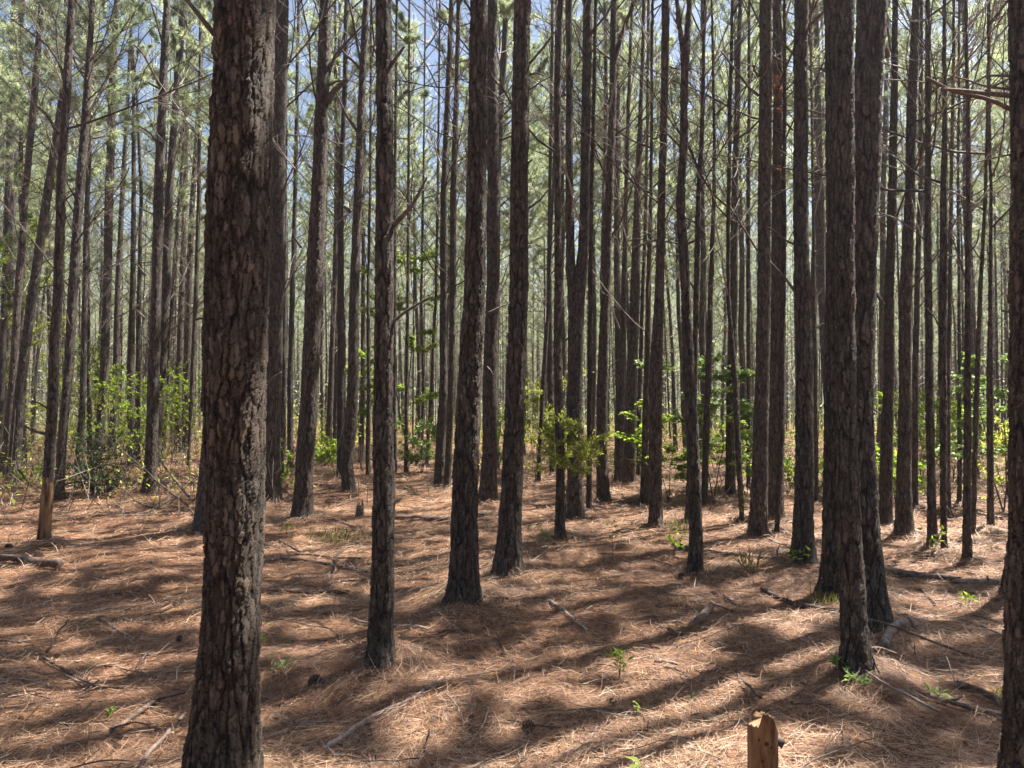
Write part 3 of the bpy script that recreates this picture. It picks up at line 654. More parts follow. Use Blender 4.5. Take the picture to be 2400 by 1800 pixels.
# stripped orange wood at the foot of one pine: a sleeve of bare wood round the trunk foot
for (t, bb) in zip(T, BUILT):
    if t[2].get('strip'):
        root, base, path, rad, Y = bb
        T_ = Tubes()
        q = [at_y(x, y, Y) - base for x, y in ((103, 1275), (106, 1235), (109.5, 1190), (113, 1140), (112, 1112))]
        T_.tube([v + Vector((0, -.012, 0)) for v in q], [r * Y / F_PX / 2 * 1.02 + .006 for r in (28, 25, 24, 22, 14)], 28, .5, rough=.05)
        link('bare_wood', T_.mesh('bare_wood', [BAREWOOD]), root)['label'] = 'orange stripped bark wound at the foot'

# ------------------------------------------------------------------ trees farther in: many, nothing tells them apart
def far_variant(s):
    """one slender pine: trunk mesh and a mesh of dead limbs"""
    global RNG
    RNG = np.random.default_rng(900 + s)
    H = 15.5 + s * .35; n = 9
    z = np.linspace(0, H, n)
    x = np.cumsum(RNG.normal(0, .045, n)); y = np.cumsum(RNG.normal(0, .045, n)); x[0] = y[0] = 0
    r0 = [.105, .075, .12, .06, .09, .05, .11, .07][s % 8]
    rad = r0 * (1 - .62 * z / H); rad[0] *= 1.2
    me, _, _ = trunk_mesh([Vector(v) for v in zip(x, y, z)], list(rad), 0, 35, BARK_MID, 40 + s, H)
    T_ = Tubes()
    for i in range(34):
        zz = RNG.uniform(2.2, H - 5); az = RNG.uniform(0, 6.283); c = np.array([np.interp(zz, z, x), np.interp(zz, z, y), zz])
        up = RNG.uniform(.3, 1.5)
        limb_into(T_, c, np.array([math.cos(az), math.sin(az), up]), RNG.uniform(.6, 2.2) * (.6 + .4 * zz / H), 6, None, 3)
    top = Vector((float(np.interp(H - 9.0, z, x)), float(np.interp(H - 9.0, z, y)), H - 9.0))
    return me, T_.mesh('dead_limbs', [TWIG]), top
FARV = [far_variant(s) for s in range(8)]
rf = random.Random(21)
cand = []
def try_spot(dmin, dmax, amax, sep, n):
    got = 0; tries = 0
    while got < n and tries < 60000:
        tries += 1
        d = math.sqrt(rf.uniform(dmin ** 2, dmax ** 2)); a = rf.uniform(-amax, amax)
        x, y = d * math.sin(a), d * math.cos(a)
        if all((x - p) ** 2 + (y - q) ** 2 > sep * sep for p, q in spots):
            spots.append((x, y)); cand.append((x, y, d)); got += 1
try_spot(20, 30, R(36), 1.5, 34)
try_spot(30, 75, R(36), 1.6, 135)
far_parts = FARV
for i, (x, y, d) in enumerate(cand):
    me, dl, top = FARV[i % 8]
    s = rf.uniform(.85, 1.12)
    root = link('pine_tree', None, loc=(x, y, float(terrain(x, y))), rot=(rf.gauss(0, .012), rf.gauss(0.012, .018), rf.uniform(0, 6.28)), scale=(s, s, s))
    tag(root, 'slender distant pine, one of many thin trunks deep in the stand', 'tree', 'slender distant pines deep in the stand')
    link('trunk', me, root); link('dead_limbs', dl, root)
    link('crown', CROWNS_DEEP[i % 5], root, top, (0, 0, rf.uniform(0, 6.28)))
# pines just outside the view whose shade falls into it
for i, (x, y) in enumerate([(7.5, 7.5), (8.9, 9.5), (8.3, 6.2), (10.6, 8.2), (9.8, 11.6), (5.2, 2.8), (11.6, 6.0), (12.6, 14.0), (8.2, 2.4), (13.8, 9.8), (11.2, 1.8), (15.5, 16.5)]):
    me, dl, top = FARV[(i * 3) % 8]; spots.append((x, y))
    root = link('pine_tree', None, loc=(x, y, float(terrain(x, y))), rot=(0, 0, i * 1.3))
    tag(root, 'pine standing just beyond the edge of the view', 'tree', 'pines standing beyond the edge of the view')
    link('trunk', me, root); link('dead_limbs', dl, root); link('crown', CROWN_DENSE if i < 3 else CROWNS[i % 6], root, top, (0, 0, i * 2.1))

# ------------------------------------------------------------------ the far woods: one mass
def woods_mass(name, label, bands, under):
    global RNG
    RNG = np.random.default_rng(55)
    T_ = Tubes()
    for (M, dmin, dmax, amin, amax, per, nlen, nwid, nl, rad) in bands:
        d = np.sqrt(RNG.uniform(dmin ** 2, dmax ** 2, M)); a = RNG.uniform(amin, amax, M)
        X, Y = d * np.sin(a), d * np.cos(a)
        if dmin < 60 and under:
            sp_ = np.array(spots); kk = np.array([((sp_[:, 0] - x) ** 2 + (sp_[:, 1] - y) ** 2).min() > .5 for x, y in zip(X, Y)]); X, Y = X[kk], Y[kk]
        m_ = len(X); H = RNG.uniform(13, 19, m_); Z = terrain(X, Y)
        for i in range(m_):
            lean = RNG.normal(0, .3, 2)
            T_.tube([(X[i], Y[i], Z[i] - .1), (X[i] + lean[0] * .5, Y[i], Z[i] + H[i] * .5), (X[i] + lean[0], Y[i] + lean[1], Z[i] + H[i])], np.array([1, .75, .2]) * RNG.uniform(*rad), 6, RNG.random(), 0, cap=False)
            for _ in range(nl):
                zz = RNG.uniform(1.2, H[i] - 3); al = RNG.uniform(0, 6.283); l = RNG.uniform(.6, 2.4); up = RNG.uniform(-.1, 1.3)
                p0 = np.array([X[i] + lean[0] * zz / H[i], Y[i] + lean[1] * max(0, zz / H[i] - .5), Z[i] + zz]); dd = np.array([math.cos(al), math.sin(al), up])
                T_.tube([p0, p0 + dd * l * .5, p0 + (dd + [0, 0, .2]) * l], [.018, .013, .006], 3, RNG.random() * 1.3, 2, cap=False)  # random tint, the pale limbs coloured to look sunlit
        n = m_ * per
        ii = np.repeat(np.arange(m_), per)
        f = RNG.random(n) ** .85
        rr_ = (2.2 * (1 - f) + .25) * np.sqrt(RNG.random(n)); th = RNG.uniform(0, 6.283, n)
        # gather the needles into limbs
        th = np.round(th / 6.283 * 9 + f * 40) / 9 * 6.283 + RNG.normal(0, .16, n)
        C = np.stack([X[ii] + rr_ * np.cos(th), Y[ii] + rr_ * np.sin(th), Z[ii] + H[ii] - 10.0 + 10.1 * f + rr_ * .35], 1)
        D = norm(unit(n) + [0, 0, .35])
        needles(T_, C, D, RNG.uniform(*nlen, n), RNG.uniform(*nwid, n), np.clip(RNG.normal(.5, .2, m_)[ii] + RNG.normal(0, .16, n), 0, 1), 1)
    if under:
        # understorey and saplings in the mass
        m = 240000
        d2 = np.sqrt(RNG.uniform(42 ** 2, 200 ** 2, m)); a2 = RNG.uniform(-R(39), R(39), m)
        x2, y2 = d2 * np.sin(a2), d2 * np.cos(a2)
        keep = vnoise(x2 * .16, y2 * .16, 31) + RNG.normal(0, .1, m) > -.10
        x2, y2 = x2[keep], y2[keep]; m = len(x2)
        hh = (RNG.random(m) ** 1.3) * (1.2 + 8.5 * np.clip(vnoise(x2 * .09, y2 * .09, 32) + .5, 0, 1))
        C = np.stack([x2, y2, terrain(x2, y2) + hh], 1)
        needles(T_, C, norm(unit(m) + [0, 0, .3]), RNG.uniform(.2, .45, m), RNG.uniform(.05, .10, m), np.clip(RNG.normal(.5, .25, m), 0, 1), 1)
    tag(link(name, T_.mesh(name, [BARK_FAR, PINE_LEAF, TWIG], False)), label, 'woods', kind='stuff')
BARK_FAR = simple('bark_far', [(0.3, (0.03, 0.023, 0.02)), (0.7, (0.08, 0.06, 0.05))], 3, bump=0, attr=False)
woods_mass('far_woods', 'distant mass of pine trunks and pale green crowns closing the view', [
    (380, 30, 80, -R(37), R(37), 1100, (.16, .26), (.012, .02), 26, (.025, .05)), (1500, 78, 150, -R(38), R(38), 560, (.25, .5), (.03, .055), 14, (.04, .08)), (1300, 150, 230, -R(39), R(39), 380, (.4, .65), (.07, .12), 0, (.05, .09))], True)
woods_mass('surrounding_woods', 'the rest of the pine stand around and behind the viewpoint', [(420, 6, 75, R(72), R(298), 500, (.2, .35), (.03, .05), 0, (.08, .13))], False)

# ------------------------------------------------------------------ ground sheet
def build_ground():
    nr, na = 620, 720
    r = np.concatenate([[0.02], np.geomspace(0.5, 400, nr - 1)])
    # finer angular spacing in front
    u = np.linspace(0, 1, na, endpoint=False) * 2 - 1
    th = math.pi * (0.42 * u + 0.58 * u ** 3)
    x = r[:, None] * np.sin(th); y = r[:, None] * np.cos(th)
    z = terrain(x, y)
    z = np.where(r[:, None] > 300, 0, z)
    V = np.stack([x, y, z], -1).reshape(-1, 3)
    i = np.arange(nr - 1)[:, None] * na; j = np.arange(na)[None]
    Q = np.stack([i + j, i + na + j, i + na + (j + 1) % na, i + (j + 1) % na], -1).reshape(-1, 4)
    V = np.vstack([V, [[0, 0, float(z[0].mean())]]])
    j = np.arange(na); tris = np.stack([np.full(na, nr * na), j, (j + 1) % na], -1)
    tag(link('ground', mesh_np('ground', V, Q, tris, [GROUND])), None, None, kind='structure')
build_ground()

def build_straw():
    global RNG
    RNG = np.random.default_rng(11)
    n = 400000
    r = np.exp(RNG.uniform(math.log(2.2), math.log(34), n)); a = RNG.uniform(-R(44), R(44), n)
    x, y = r * np.sin(a), r * np.cos(a)
    # heaps gathered against the trunk feet
    hm = np.array(MOUNDS); hm = hm[(hm[:, 1] < 17)]; m_ = 60000
    ih = RNG.integers(0, len(hm), m_); q = RNG.uniform(.35, 1.25, m_) * hm[ih, 2]; qa = RNG.uniform(0, 6.283, m_)
    x[:m_] = hm[ih, 0] + q * np.cos(qa); y[:m_] = hm[ih, 1] + q * np.sin(qa); r = np.hypot(x, y)
    # clumping
    L = RNG.uniform(.08, .17, n) * np.clip(r / 9, 1, 2.2)
    Wd = 0.00105 * np.clip(r / 3.0, 1, 14)
    flow = 3.0 * vnoise(x * 1.1, y * 1.1, 21) * 2
    ang = flow * .6 + RNG.normal(0, 1.15, n)
    loose = RNG.random(n)
    tilt = np.where(loose > .93, RNG.uniform(.1, .7, n), RNG.normal(.02, .10, n))
    D = np.stack([np.cos(ang) * np.cos(tilt), np.sin(ang) * np.cos(tilt), np.sin(tilt)], 1)
    S = np.stack([-np.sin(ang), np.cos(ang), np.zeros(n)], 1)
    S = norm(S + RNG.normal(size=(n, 3)) * .35 * np.array([0, 0, 1]))
    curv = RNG.normal(0, .09, n)
    lift = RNG.uniform(.0, 1, n) ** 1.5 * .04 * np.clip(r / 8, 1, 2)
    ts = np.array([-.5, 0, .5])
    V = np.zeros((n, 3, 2, 3))
    for k, t in enumerate(ts):
        cx = x + D[:, 0] * L * t + S[:, 0] * curv * L * (t * t * 4 - .5)
        cy = y + D[:, 1] * L * t + S[:, 1] * curv * L * (t * t * 4 - .5)
        V[:, k, :, 0] = cx[:, None]; V[:, k, :, 1] = cy[:, None]
        z = terrain(cx, cy) + lift + np.where(loose > .93, D[:, 2] * L * (t + .5), D[:, 2] * L * t)
        V[:, k, :, 2] = z[:, None]
        wk = (Wd * (1.0 if k < 2 else .5))[:, None] * .5
        V[:, k, 0] -= S * wk; V[:, k, 1] += S * wk
    b = np.arange(n)[:, None] * 6
    Q = np.concatenate([b + [0, 1, 3, 2], b + [2, 3, 5, 4]])
    patch = vnoise(x * .9 + 9, y * .9, 23)
    tint = np.clip(RNG.normal(.46, .30, n) + patch * .5, 0, 1)
    o = link('pine_straw', mesh_np('pine_straw', V.reshape(-1, 3), Q, None, [STRAW], np.repeat(tint, 6), smooth=False))
    tag(o, 'brown and tan fallen pine needles covering the forest floor', 'pine straw', kind='stuff')
build_straw()

# ------------------------------------------------------------------ sticks, logs on the floor
SN = [0]
def path_px(pl, lifts, sub=5):
    q = [ground(x, y, l) for (x, y), l in zip(pl, lifts)]
    A = np.array([tuple(v) for v in q]); n = len(A); s = np.linspace(0, n - 1, (n - 1) * sub + 1)
    A = np.stack([np.interp(s, range(n), A[:, c]) for c in range(3)], 1)
    for _ in range(2):
        B = A.copy(); B[1:-1] = (A[:-2] + 2 * A[1:-1] + A[2:]) / 4; A = B
    return A
def stick(name, label, pl, w0, w1, lift=None, m=None, sides=None, cat='stick', group='fallen sticks and branches', forks=(), twigs=0, rough=.34):
    """pl pixel polyline on the floor, widths in px"""
    global RNG
    SN[0] += 1; RNG = np.random.default_rng(3000 + SN[0])
    T_ = Tubes(); lift0 = lift
    first = None
    for pp, a, b in [(pl, w0, w1)] + list(forks):
        y0 = CAM_H * F_PX / (pp[0][1] - 965); y1 = CAM_H * F_PX / (pp[-1][1] - 965)
        r0, r1 = a * y0 / F_PX / 2, b * y1 / F_PX / 2
        lf = [max(r0, r1) * .6 + .012] * len(pp) if lift0 is None else [l + .008 for l in (lift0 if pp is pl else [.02] * len(pp))]
        A = path_px(pp, lf)
        A += np.cumsum(RNG.normal(size=A.shape) * .006, 0) * [1, 1, .35] * min(1, y0 / 8)
        k = sides or (10 if a > 9 else 6)
        T_.tube(A, np.linspace(r0, r1, len(A)), k, RNG.uniform(.3, .8), rough=rough)
        first = A if first is None else first
        for _ in range(twigs):
            i = RNG.integers(1, len(A) - 1); dd = norm(norm(A[-1] - A[0]) * .6 + RNG.normal(size=3) * [1, 1, .5] + [0, 0, .3]); l = RNG.uniform(.06, .2)
            T_.tube([A[i], A[i] + dd * l * .6, A[i] + (dd + RNG.normal(size=3) * .2) * l], np.array([.5, .35, .2]) * r1, 4, .5)
    org = Vector(first.mean(0))
    T_.v = [v - np.array(org) for v in T_.v]
    o = link(name, T_.mesh(name, [m or STICK]), loc=org)
    tag(o, label, cat, group)
    return o
S = stick
# logs
S('fallen_log', 'long pale log lying behind the stout flat barked pine', [(915, 1213), (1010, 1215), (1100, 1205), (1172, 1203)], 13, 9, cat='log', group='fallen logs', twigs=3)
S('fallen_log', 'bark clad log crossing between the slender bent pine and the three thick pines', [(1575, 1275), (1625, 1287), (1710, 1299), (1800, 1306), (1940, 1318)], 11, 11, cat='log', group='fallen logs', twigs=4)
S('fallen_log', 'sun bleached log with rotten underside beside the widest leaning pine', [(2052, 1334), (2120, 1346), (2185, 1354), (2240, 1360)], 20, 13, cat='log', group='fallen logs')
S('fallen_log', 'dark thin log ending behind the frame edge pine', [(2235, 1362), (2290, 1364), (2375, 1370)], 9, 15, cat='log', group='fallen logs', twigs=2)
o = S('fallen_log', 'short thick log with a broken open end in front of the widest leaning pine', [(2122, 1458), (2102, 1470), (2085, 1492), (2072, 1516)], 22, 20, cat='log', group='fallen logs', sides=14)
S('bark_piece', 'dark split chunk of wood just past the short thick log', [(2131, 1450), (2140, 1462), (2153, 1474)], 14, 8, cat='wood chunk')
S('fallen_log', 'rotting pale log half buried near the stripped bark pine', [(-25, 1306), (50, 1309), (90, 1318), (145, 1321)], 14, 22, cat='log', group='fallen logs')
S('fallen_log', 'pale straight log under the dark holly bush', [(150, 1155), (180, 1156), (208, 1156)], 8, 7, cat='log', group='fallen logs')
S('fallen_log', 'straight dark log behind the leaning twins', [(300, 1131), (380, 1132), (466, 1134)], 6, 6, cat='log', group='fallen logs', twigs=2)
S('fallen_log', 'thin log between the ring scarred and crooked foot pines', [(738, 1135), (770, 1138), (800, 1141)], 6, 6, cat='log', group='fallen logs')
S('fallen_log', 'bleached log lying under the near twigs beside the thickest trunk', [(608, 1386), (680, 1384), (750, 1388), (818, 1386)], 7, 9, cat='log', group='fallen logs', twigs=4)
S('fallen_log', 'weathered light log under the heap of crossing branches', [(640, 1308), (700, 1311), (780, 1322), (868, 1340)], 7, 9, cat='log', group='fallen logs')
# branches
S('fallen_branch', 'big curved branch forking twice, in the sunny patch at the bottom', [(765, 1750), (800, 1728), (838, 1701), (890, 1668), (960, 1642), (1000, 1613), (1034, 1587)], 14, 5, m=STICK, cat='branch', forks=[([(838, 1701), (900, 1685), (955, 1651), (1005, 1623), (1040, 1600), (1080, 1588), (1185, 1569)], 6, 3)], twigs=1)
S('fallen_branch', 'straight thin twig running off the big curved branch', [(784, 1739), (850, 1747), (920, 1751), (1000, 1753)], 4, 3)
S('stick', 'short thick peeled stick poking out at the butt of the big curved branch', [(745, 1742), (770, 1758), (800, 1772)], 11, 6)
S('stick', 'long thin dark stick leading to the big curved branch fork', [(645, 1675), (690, 1693), (730, 1697), (830, 1699)], 6, 3)
S('stick', 'brown stick beside the foot of the thickest trunk', [(600, 1636), (640, 1641), (685, 1649)], 6, 5)
S('stick', 'dark straight stick past the end of the big branch', [(1020, 1637), (1060, 1644), (1118, 1650)], 5, 6)
S('stick', 'arched pale twig standing up past the big branch', [(1046, 1625), (1062, 1650), (1080, 1683), (1092, 1725)], 3, 4, lift=[.07, .07, .04, .0])
S('stick', 'bent dark twig standing upright in the sunny patch', [(1009, 1709), (998, 1735), (995, 1765)], 3, 5, lift=[.10, .05, 0])
S('stick', 'pale twig slanting in the sunny patch by the big shadow', [(1142, 1660), (1128, 1700), (1097, 1745)], 4, 3, lift=[.05, .03, 0])
S('stick', 'long thin twig curving through the sunny patch', [(930, 1675), (965, 1702), (1010, 1728)], 2, 3)
S('stick', 'straight grey stick in shade passing behind the scaly stub pine', [(822, 1449), (850, 1457), (900, 1463), (960, 1465), (1001, 1468)], 7, 8)
S('stick', 'dark stick in front of the stout flat barked pine shadow', [(1024, 1481), (1055, 1478), (1090, 1476)], 6, 4)
S('stick', 'short dark log stub leaning on the stout flat barked pine foot', [(1006, 1398), (1025, 1394), (1048, 1390)], 7, 7)
S('stick', 'dark knobbly stick beside the stout flat barked pine foot', [(1145, 1397), (1165, 1402), (1202, 1400)], 5, 6)
S('stick', 'curved dark stick near the wide black foot', [(1168, 1487), (1178, 1515), (1190, 1540), (1202, 1548)], 6, 8)
S('stick', 'low dark stick lying between the crossing branches and scaly pine', [(762, 1370), (800, 1363), (862, 1358)], 6, 4)
S('fallen_branch', 'long dark branch arching out beside the thickest trunk', [(606, 1320), (640, 1311), (700, 1299), (780, 1308), (840, 1310)], 6, 4, cat='branch', forks=[([(765, 1309), (800, 1297), (826, 1273)], 4, 3)])
S('stick', 'straight dark stick pointing down at the crossing branches', [(642, 1259), (665, 1275), (698, 1296)], 4, 4, lift=[.02, .03, .05])
S('stick', 'dark twig poking upright from the crossing branches', [(782, 1312), (790, 1330), (778, 1355)], 6, 4, lift=[.12, .07, .0])
S('stick', 'pale forked stick under the crossing branches', [(790, 1310), (770, 1335), (745, 1362)], 6, 7, lift=[.08, .04, .0])
S('fallen_branch', 'slim branch curving from the ring scarred pine towards the scaly pine', [(736, 1208), (775, 1213), (812, 1227), (848, 1248)], 5, 4, cat='branch', twigs=2)
S('stick', 'thin branch lying short of the crooked foot pine', [(762, 1175), (795, 1178), (828, 1172)], 4, 3, twigs=1)
S('fallen_branch', 'leafless bough propped against the hidden flared pine', [(458, 1178), (430, 1150), (405, 1115), (385, 1090), (372, 1072)], 8, 3, lift=[.0, .12, .3, .42, .5], cat='branch', twigs=6)
S('fallen_branch', 'second leafless bough crossing below the propped one', [(462, 1212), (440, 1180), (400, 1150), (345, 1110), (315, 1085)], 7, 2, lift=[.0, .1, .22, .3, .36], cat='branch', twigs=6)
S('fallen_branch', 'thin arching branch reaching ahead of the leaning twins', [(372, 1192), (330, 1183), (305, 1165), (278, 1140)], 5, 2, lift=[.01, .05, .12, .2], cat='branch', twigs=3)
S('stick', 'dark thick stick before the hidden flared pine', [(404, 1234), (430, 1244), (462, 1248)], 5, 8)
S('stick', 'long thin straight stick on the shaded floor by the holly bush', [(262, 1209), (330, 1207), (430, 1205)], 4, 4)
S('stick', 'pale stick on the shaded floor below the stripped pine', [(150, 1246), (180, 1246), (220, 1242)], 4, 4)
S('stick', 'thin dark twig across the shaded floor beside the stripped pine', [(25, 1252), (55, 1251), (95, 1247)], 3, 2)
S('fallen_branch', 'dead bough leaning from the crossing pair towards the holly bush', [(44, 1102), (60, 1125), (75, 1142), (98, 1158)], 4, 3, lift=[.55, .3, .1, 0], cat='branch', twigs=4)
# bottom left floor
S('fallen_branch', 'thin forked branch in the sun with a bent dark twig rising from it', [(232, 1444), (250, 1462), (285, 1484), (325, 1503)], 4, 4, cat='branch', forks=[([(268, 1471), (280, 1450), (305, 1425), (340, 1412), (372, 1411)], 3, 2)])
S('stick', 'dark twig standing out of the straw in the sun', [(108, 1529), (125, 1500), (145, 1475), (164, 1455)], 5, 3, lift=[0, .06, .12, .18])
S('stick', 'long dark stick entering past the frame edge', [(-10, 1500), (40, 1502), (80, 1499), (145, 1494)], 7, 3)
S('stick', 'pale curved stick with a sunlit end', [(243, 1560), (285, 1565), (330, 1574), (388, 1588)], 5, 6)
S('stick', 'reddish stick reaching inward from the frame edge', [(-10, 1592), (55, 1590), (95, 1600), (138, 1613)], 6, 5, forks=[([(57, 1592), (40, 1610), (18, 1622)], 3, 2)])
S('stick', 'long brown stick crossing under the dark forked twig', [(100, 1540), (140, 1566), (180, 1595), (225, 1617), (285, 1620)], 7, 5)
S('stick', 'second brown stick almost parallel to the long brown one', [(148, 1582), (190, 1604), (240, 1612)], 5, 4)
S('stick', 'dark forked twig jutting over the brown sticks', [(182, 1640), (195, 1620), (215, 1608), (235, 1597)], 5, 4, lift=[0, .02, .05, .08], forks=[([(196, 1618), (205, 1630)], 3, 2)])
S('fallen_log', 'pale mossy bough half sunk in straw near the bottom edge', [(262, 1712), (300, 1690), (335, 1668), (372, 1640)], 13, 11, cat='log', group='fallen logs')
S('stick', 'thick reddish bare stick pointing at the thickest trunk foot', [(330, 1790), (370, 1745), (405, 1705), (438, 1674)], 10, 9)
S('stick', 'curved dark twig lying over the mossy bough', [(258, 1710), (290, 1697), (320, 1694), (352, 1700)], 4, 3, lift=[.02, .04, .04, .02])
S('stick', 'thin forked twig by the thickest trunk foot', [(345, 1704), (380, 1707), (412, 1719), (445, 1722)], 4, 3, forks=[([(370, 1706), (380, 1700), (392, 1694)], 3, 2)])
# centre/right floor
S('stick', 'peeled stick pointing down towards the big shadow band', [(1283, 1407), (1310, 1421), (1345, 1448), (1379, 1476)], 9, 7)
S('stick', 'thick dark broken limb end lying in the shadow band', [(1634, 1456), (1645, 1440), (1663, 1424)], 20, 16, cat='wood chunk', sides=12)
S('stick', 'short rough stick just before the thick broken limb end', [(1570, 1474), (1580, 1480), (1599, 1487)], 9, 9)
S('stick', 'forked little stick on the sunny floor mid way', [(1540, 1420), (1555, 1420), (1572, 1413)], 7, 4, forks=[([(1548, 1418), (1543, 1408)], 4, 3)])
S('stick', 'pale topped stick near the long curved grey branch', [(1697, 1393), (1712, 1408), (1731, 1422)], 7, 6)
S('stick', 'straight brown stick leading to the thick broken limb end', [(1665, 1411), (1690, 1422), (1712, 1432)], 6, 5)
S('stick', 'dark stick in the sunny patch beyond the shade edge', [(1530, 1374), (1550, 1384), (1578, 1392)], 4, 4)
S('fallen_branch', 'long curved grey branch ending behind the foremost thick pine', [(1785, 1380), (1815, 1398), (1860, 1417), (1910, 1427), (1972, 1432)], 11, 12, cat='branch', twigs=1)
S('stick', 'half buried brown stick in the shade edge, thicker one', [(1535, 1550), (1555, 1553), (1576, 1556)], 8, 6)
S('stick', 'half buried brown stick in the shade edge, lower one', [(1560, 1562), (1585, 1570), (1612, 1576)], 7, 4)
S('stick', 'thin twig near the pale sprouting plant', [(1404, 1583), (1420, 1590), (1436, 1597)], 5, 4)
S('stick', 'thin arched stick beside the pale sprouting plant', [(1397, 1557), (1420, 1557), (1442, 1564)], 4, 3)
S('stick', 'long arching twig in deep shade ahead of the post', [(1640, 1577), (1680, 1568), (1740, 1558), (1800, 1553)], 4, 3)
S('fallen_branch', 'dark branch running down to the top of the bare post', [(1730, 1580), (1752, 1600), (1772, 1620), (1785, 1632)], 6, 8, lift=[.02, .03, .05, .06], twigs=2, cat='branch')
S('stick', 'white curved peeled twig on the shaded floor', [(1400, 1697), (1394, 1720), (1382, 1737), (1350, 1754), (1320, 1766)], 5, 6)
S('stick', 'angled twig on the shaded floor left of the post', [(1510, 1682), (1530, 1704), (1560, 1710), (1588, 1714)], 5, 4)
S('stick', 'long dark branch sprawling beside the post', [(1560, 1724), (1620, 1730), (1670, 1745), (1692, 1760)], 5, 5, forks=[([(1690, 1755), (1710, 1745), (1735, 1732)], 4, 2)], cat='branch')
S('stick', 'knobbly pale edged stick beyond the post', [(1856, 1646), (1885, 1646), (1915, 1642), (1938, 1644)], 9, 7)
S('fallen_branch', 'very long thin branch stretching from behind the foremost thick pine', [(2030, 1450), (2100, 1468), (2180, 1500), (2240, 1520), (2283, 1537)], 4, 7, lift=[.10, .11, .05, .02, .01], cat='branch', forks=[([(2100, 1468), (2090, 1458), (2080, 1449)], 3, 2)])
S('fallen_branch', 'long thin branch slanting towards the bark slab', [(2036, 1578), (2080, 1610), (2140, 1642), (2207, 1673)], 4, 8, lift=[.12, .08, .03, .01], cat='branch')
S('fallen_branch', 'thick brown branch running into the frame edge pine', [(2136, 1616), (2190, 1638), (2270, 1662), (2366, 1684)], 9, 14, cat='branch', twigs=2)
S('stick', 'curved thin twig arching over the short thick log end', [(2025, 1524), (2060, 1520), (2090, 1530), (2108, 1543)], 5, 4, lift=[.09, .09, .07, .03])
S('stick', 'thin twig leaning in front of the foremost thick pine', [(2008, 1492), (2035, 1522), (2055, 1555), (2070, 1585)], 4, 4, lift=[.16, .12, .06, 0])
S('stick', 'bent twig at the blackened foot of the foremost thick pine', [(2010, 1582), (2022, 1565), (2040, 1548)], 4, 3, lift=[.02, .05, .09])
S('stick', 'straight thin stick heading down towards the bark slab', [(2125, 1550), (2155, 1570), (2186, 1590)], 4, 4)
S('stick', 'thin pale stick in the sun below the bleached log', [(2155, 1376), (2170, 1395), (2192, 1415)], 5, 4)
S('stick', 'straight stick pointing at the frame edge pine', [(2285, 1458), (2310, 1475), (2345, 1490)], 5, 4)
S('stick', 'long drooping twig near the bottom edge beyond the post', [(1990, 1668), (2060, 1732), (2120, 1760), (2195, 1780)], 3, 4)
S('bark_piece', 'grey slab of shed bark below the frame edge pine', [(2241, 1603), (2275, 1612), (2310, 1628), (2342, 1644)], 17, 15, cat='bark slab', rough=.4)
S('bark_piece', 'oval bark chip on the floor before the very long thin branch', [(2190, 1552), (2203, 1551), (2217, 1553)], 10, 8, cat='bark chip')
S('bark_piece', 'pale flat chip on the shaded floor before the foremost thick pine', [(1860, 1544), (1870, 1548), (1877, 1550)], 7, 5, cat='bark chip')
S('stick', 'reddish twig lying before the bent fork pine mound', [(1532, 1310), (1555, 1320), (1578, 1328)], 5, 4)
S('stick', 'long pale twig rising from the bare forked seedling', [(1222, 1330), (1250, 1310), (1290, 1283)], 3, 2, lift=[0, .02, .06])
S('stick', 'twig laid across the foot of the evenly tapered pine', [(1480, 1225), (1515, 1230), (1550, 1228)], 5, 5)
S('stick', 'straight pale stick across the floor behind the waxy shrub', [(1228, 1181), (1265, 1184), (1305, 1180)], 5, 5)
S('stick', 'thin dark branch lying beyond the stout pale stub pine', [(1800, 1262), (1820, 1270), (1843, 1278)], 5, 4)
S('stick', 'sunken straight stick beyond the sunny patch rim', [(1250, 1402), (1285, 1400), (1330, 1404)], 4, 3)

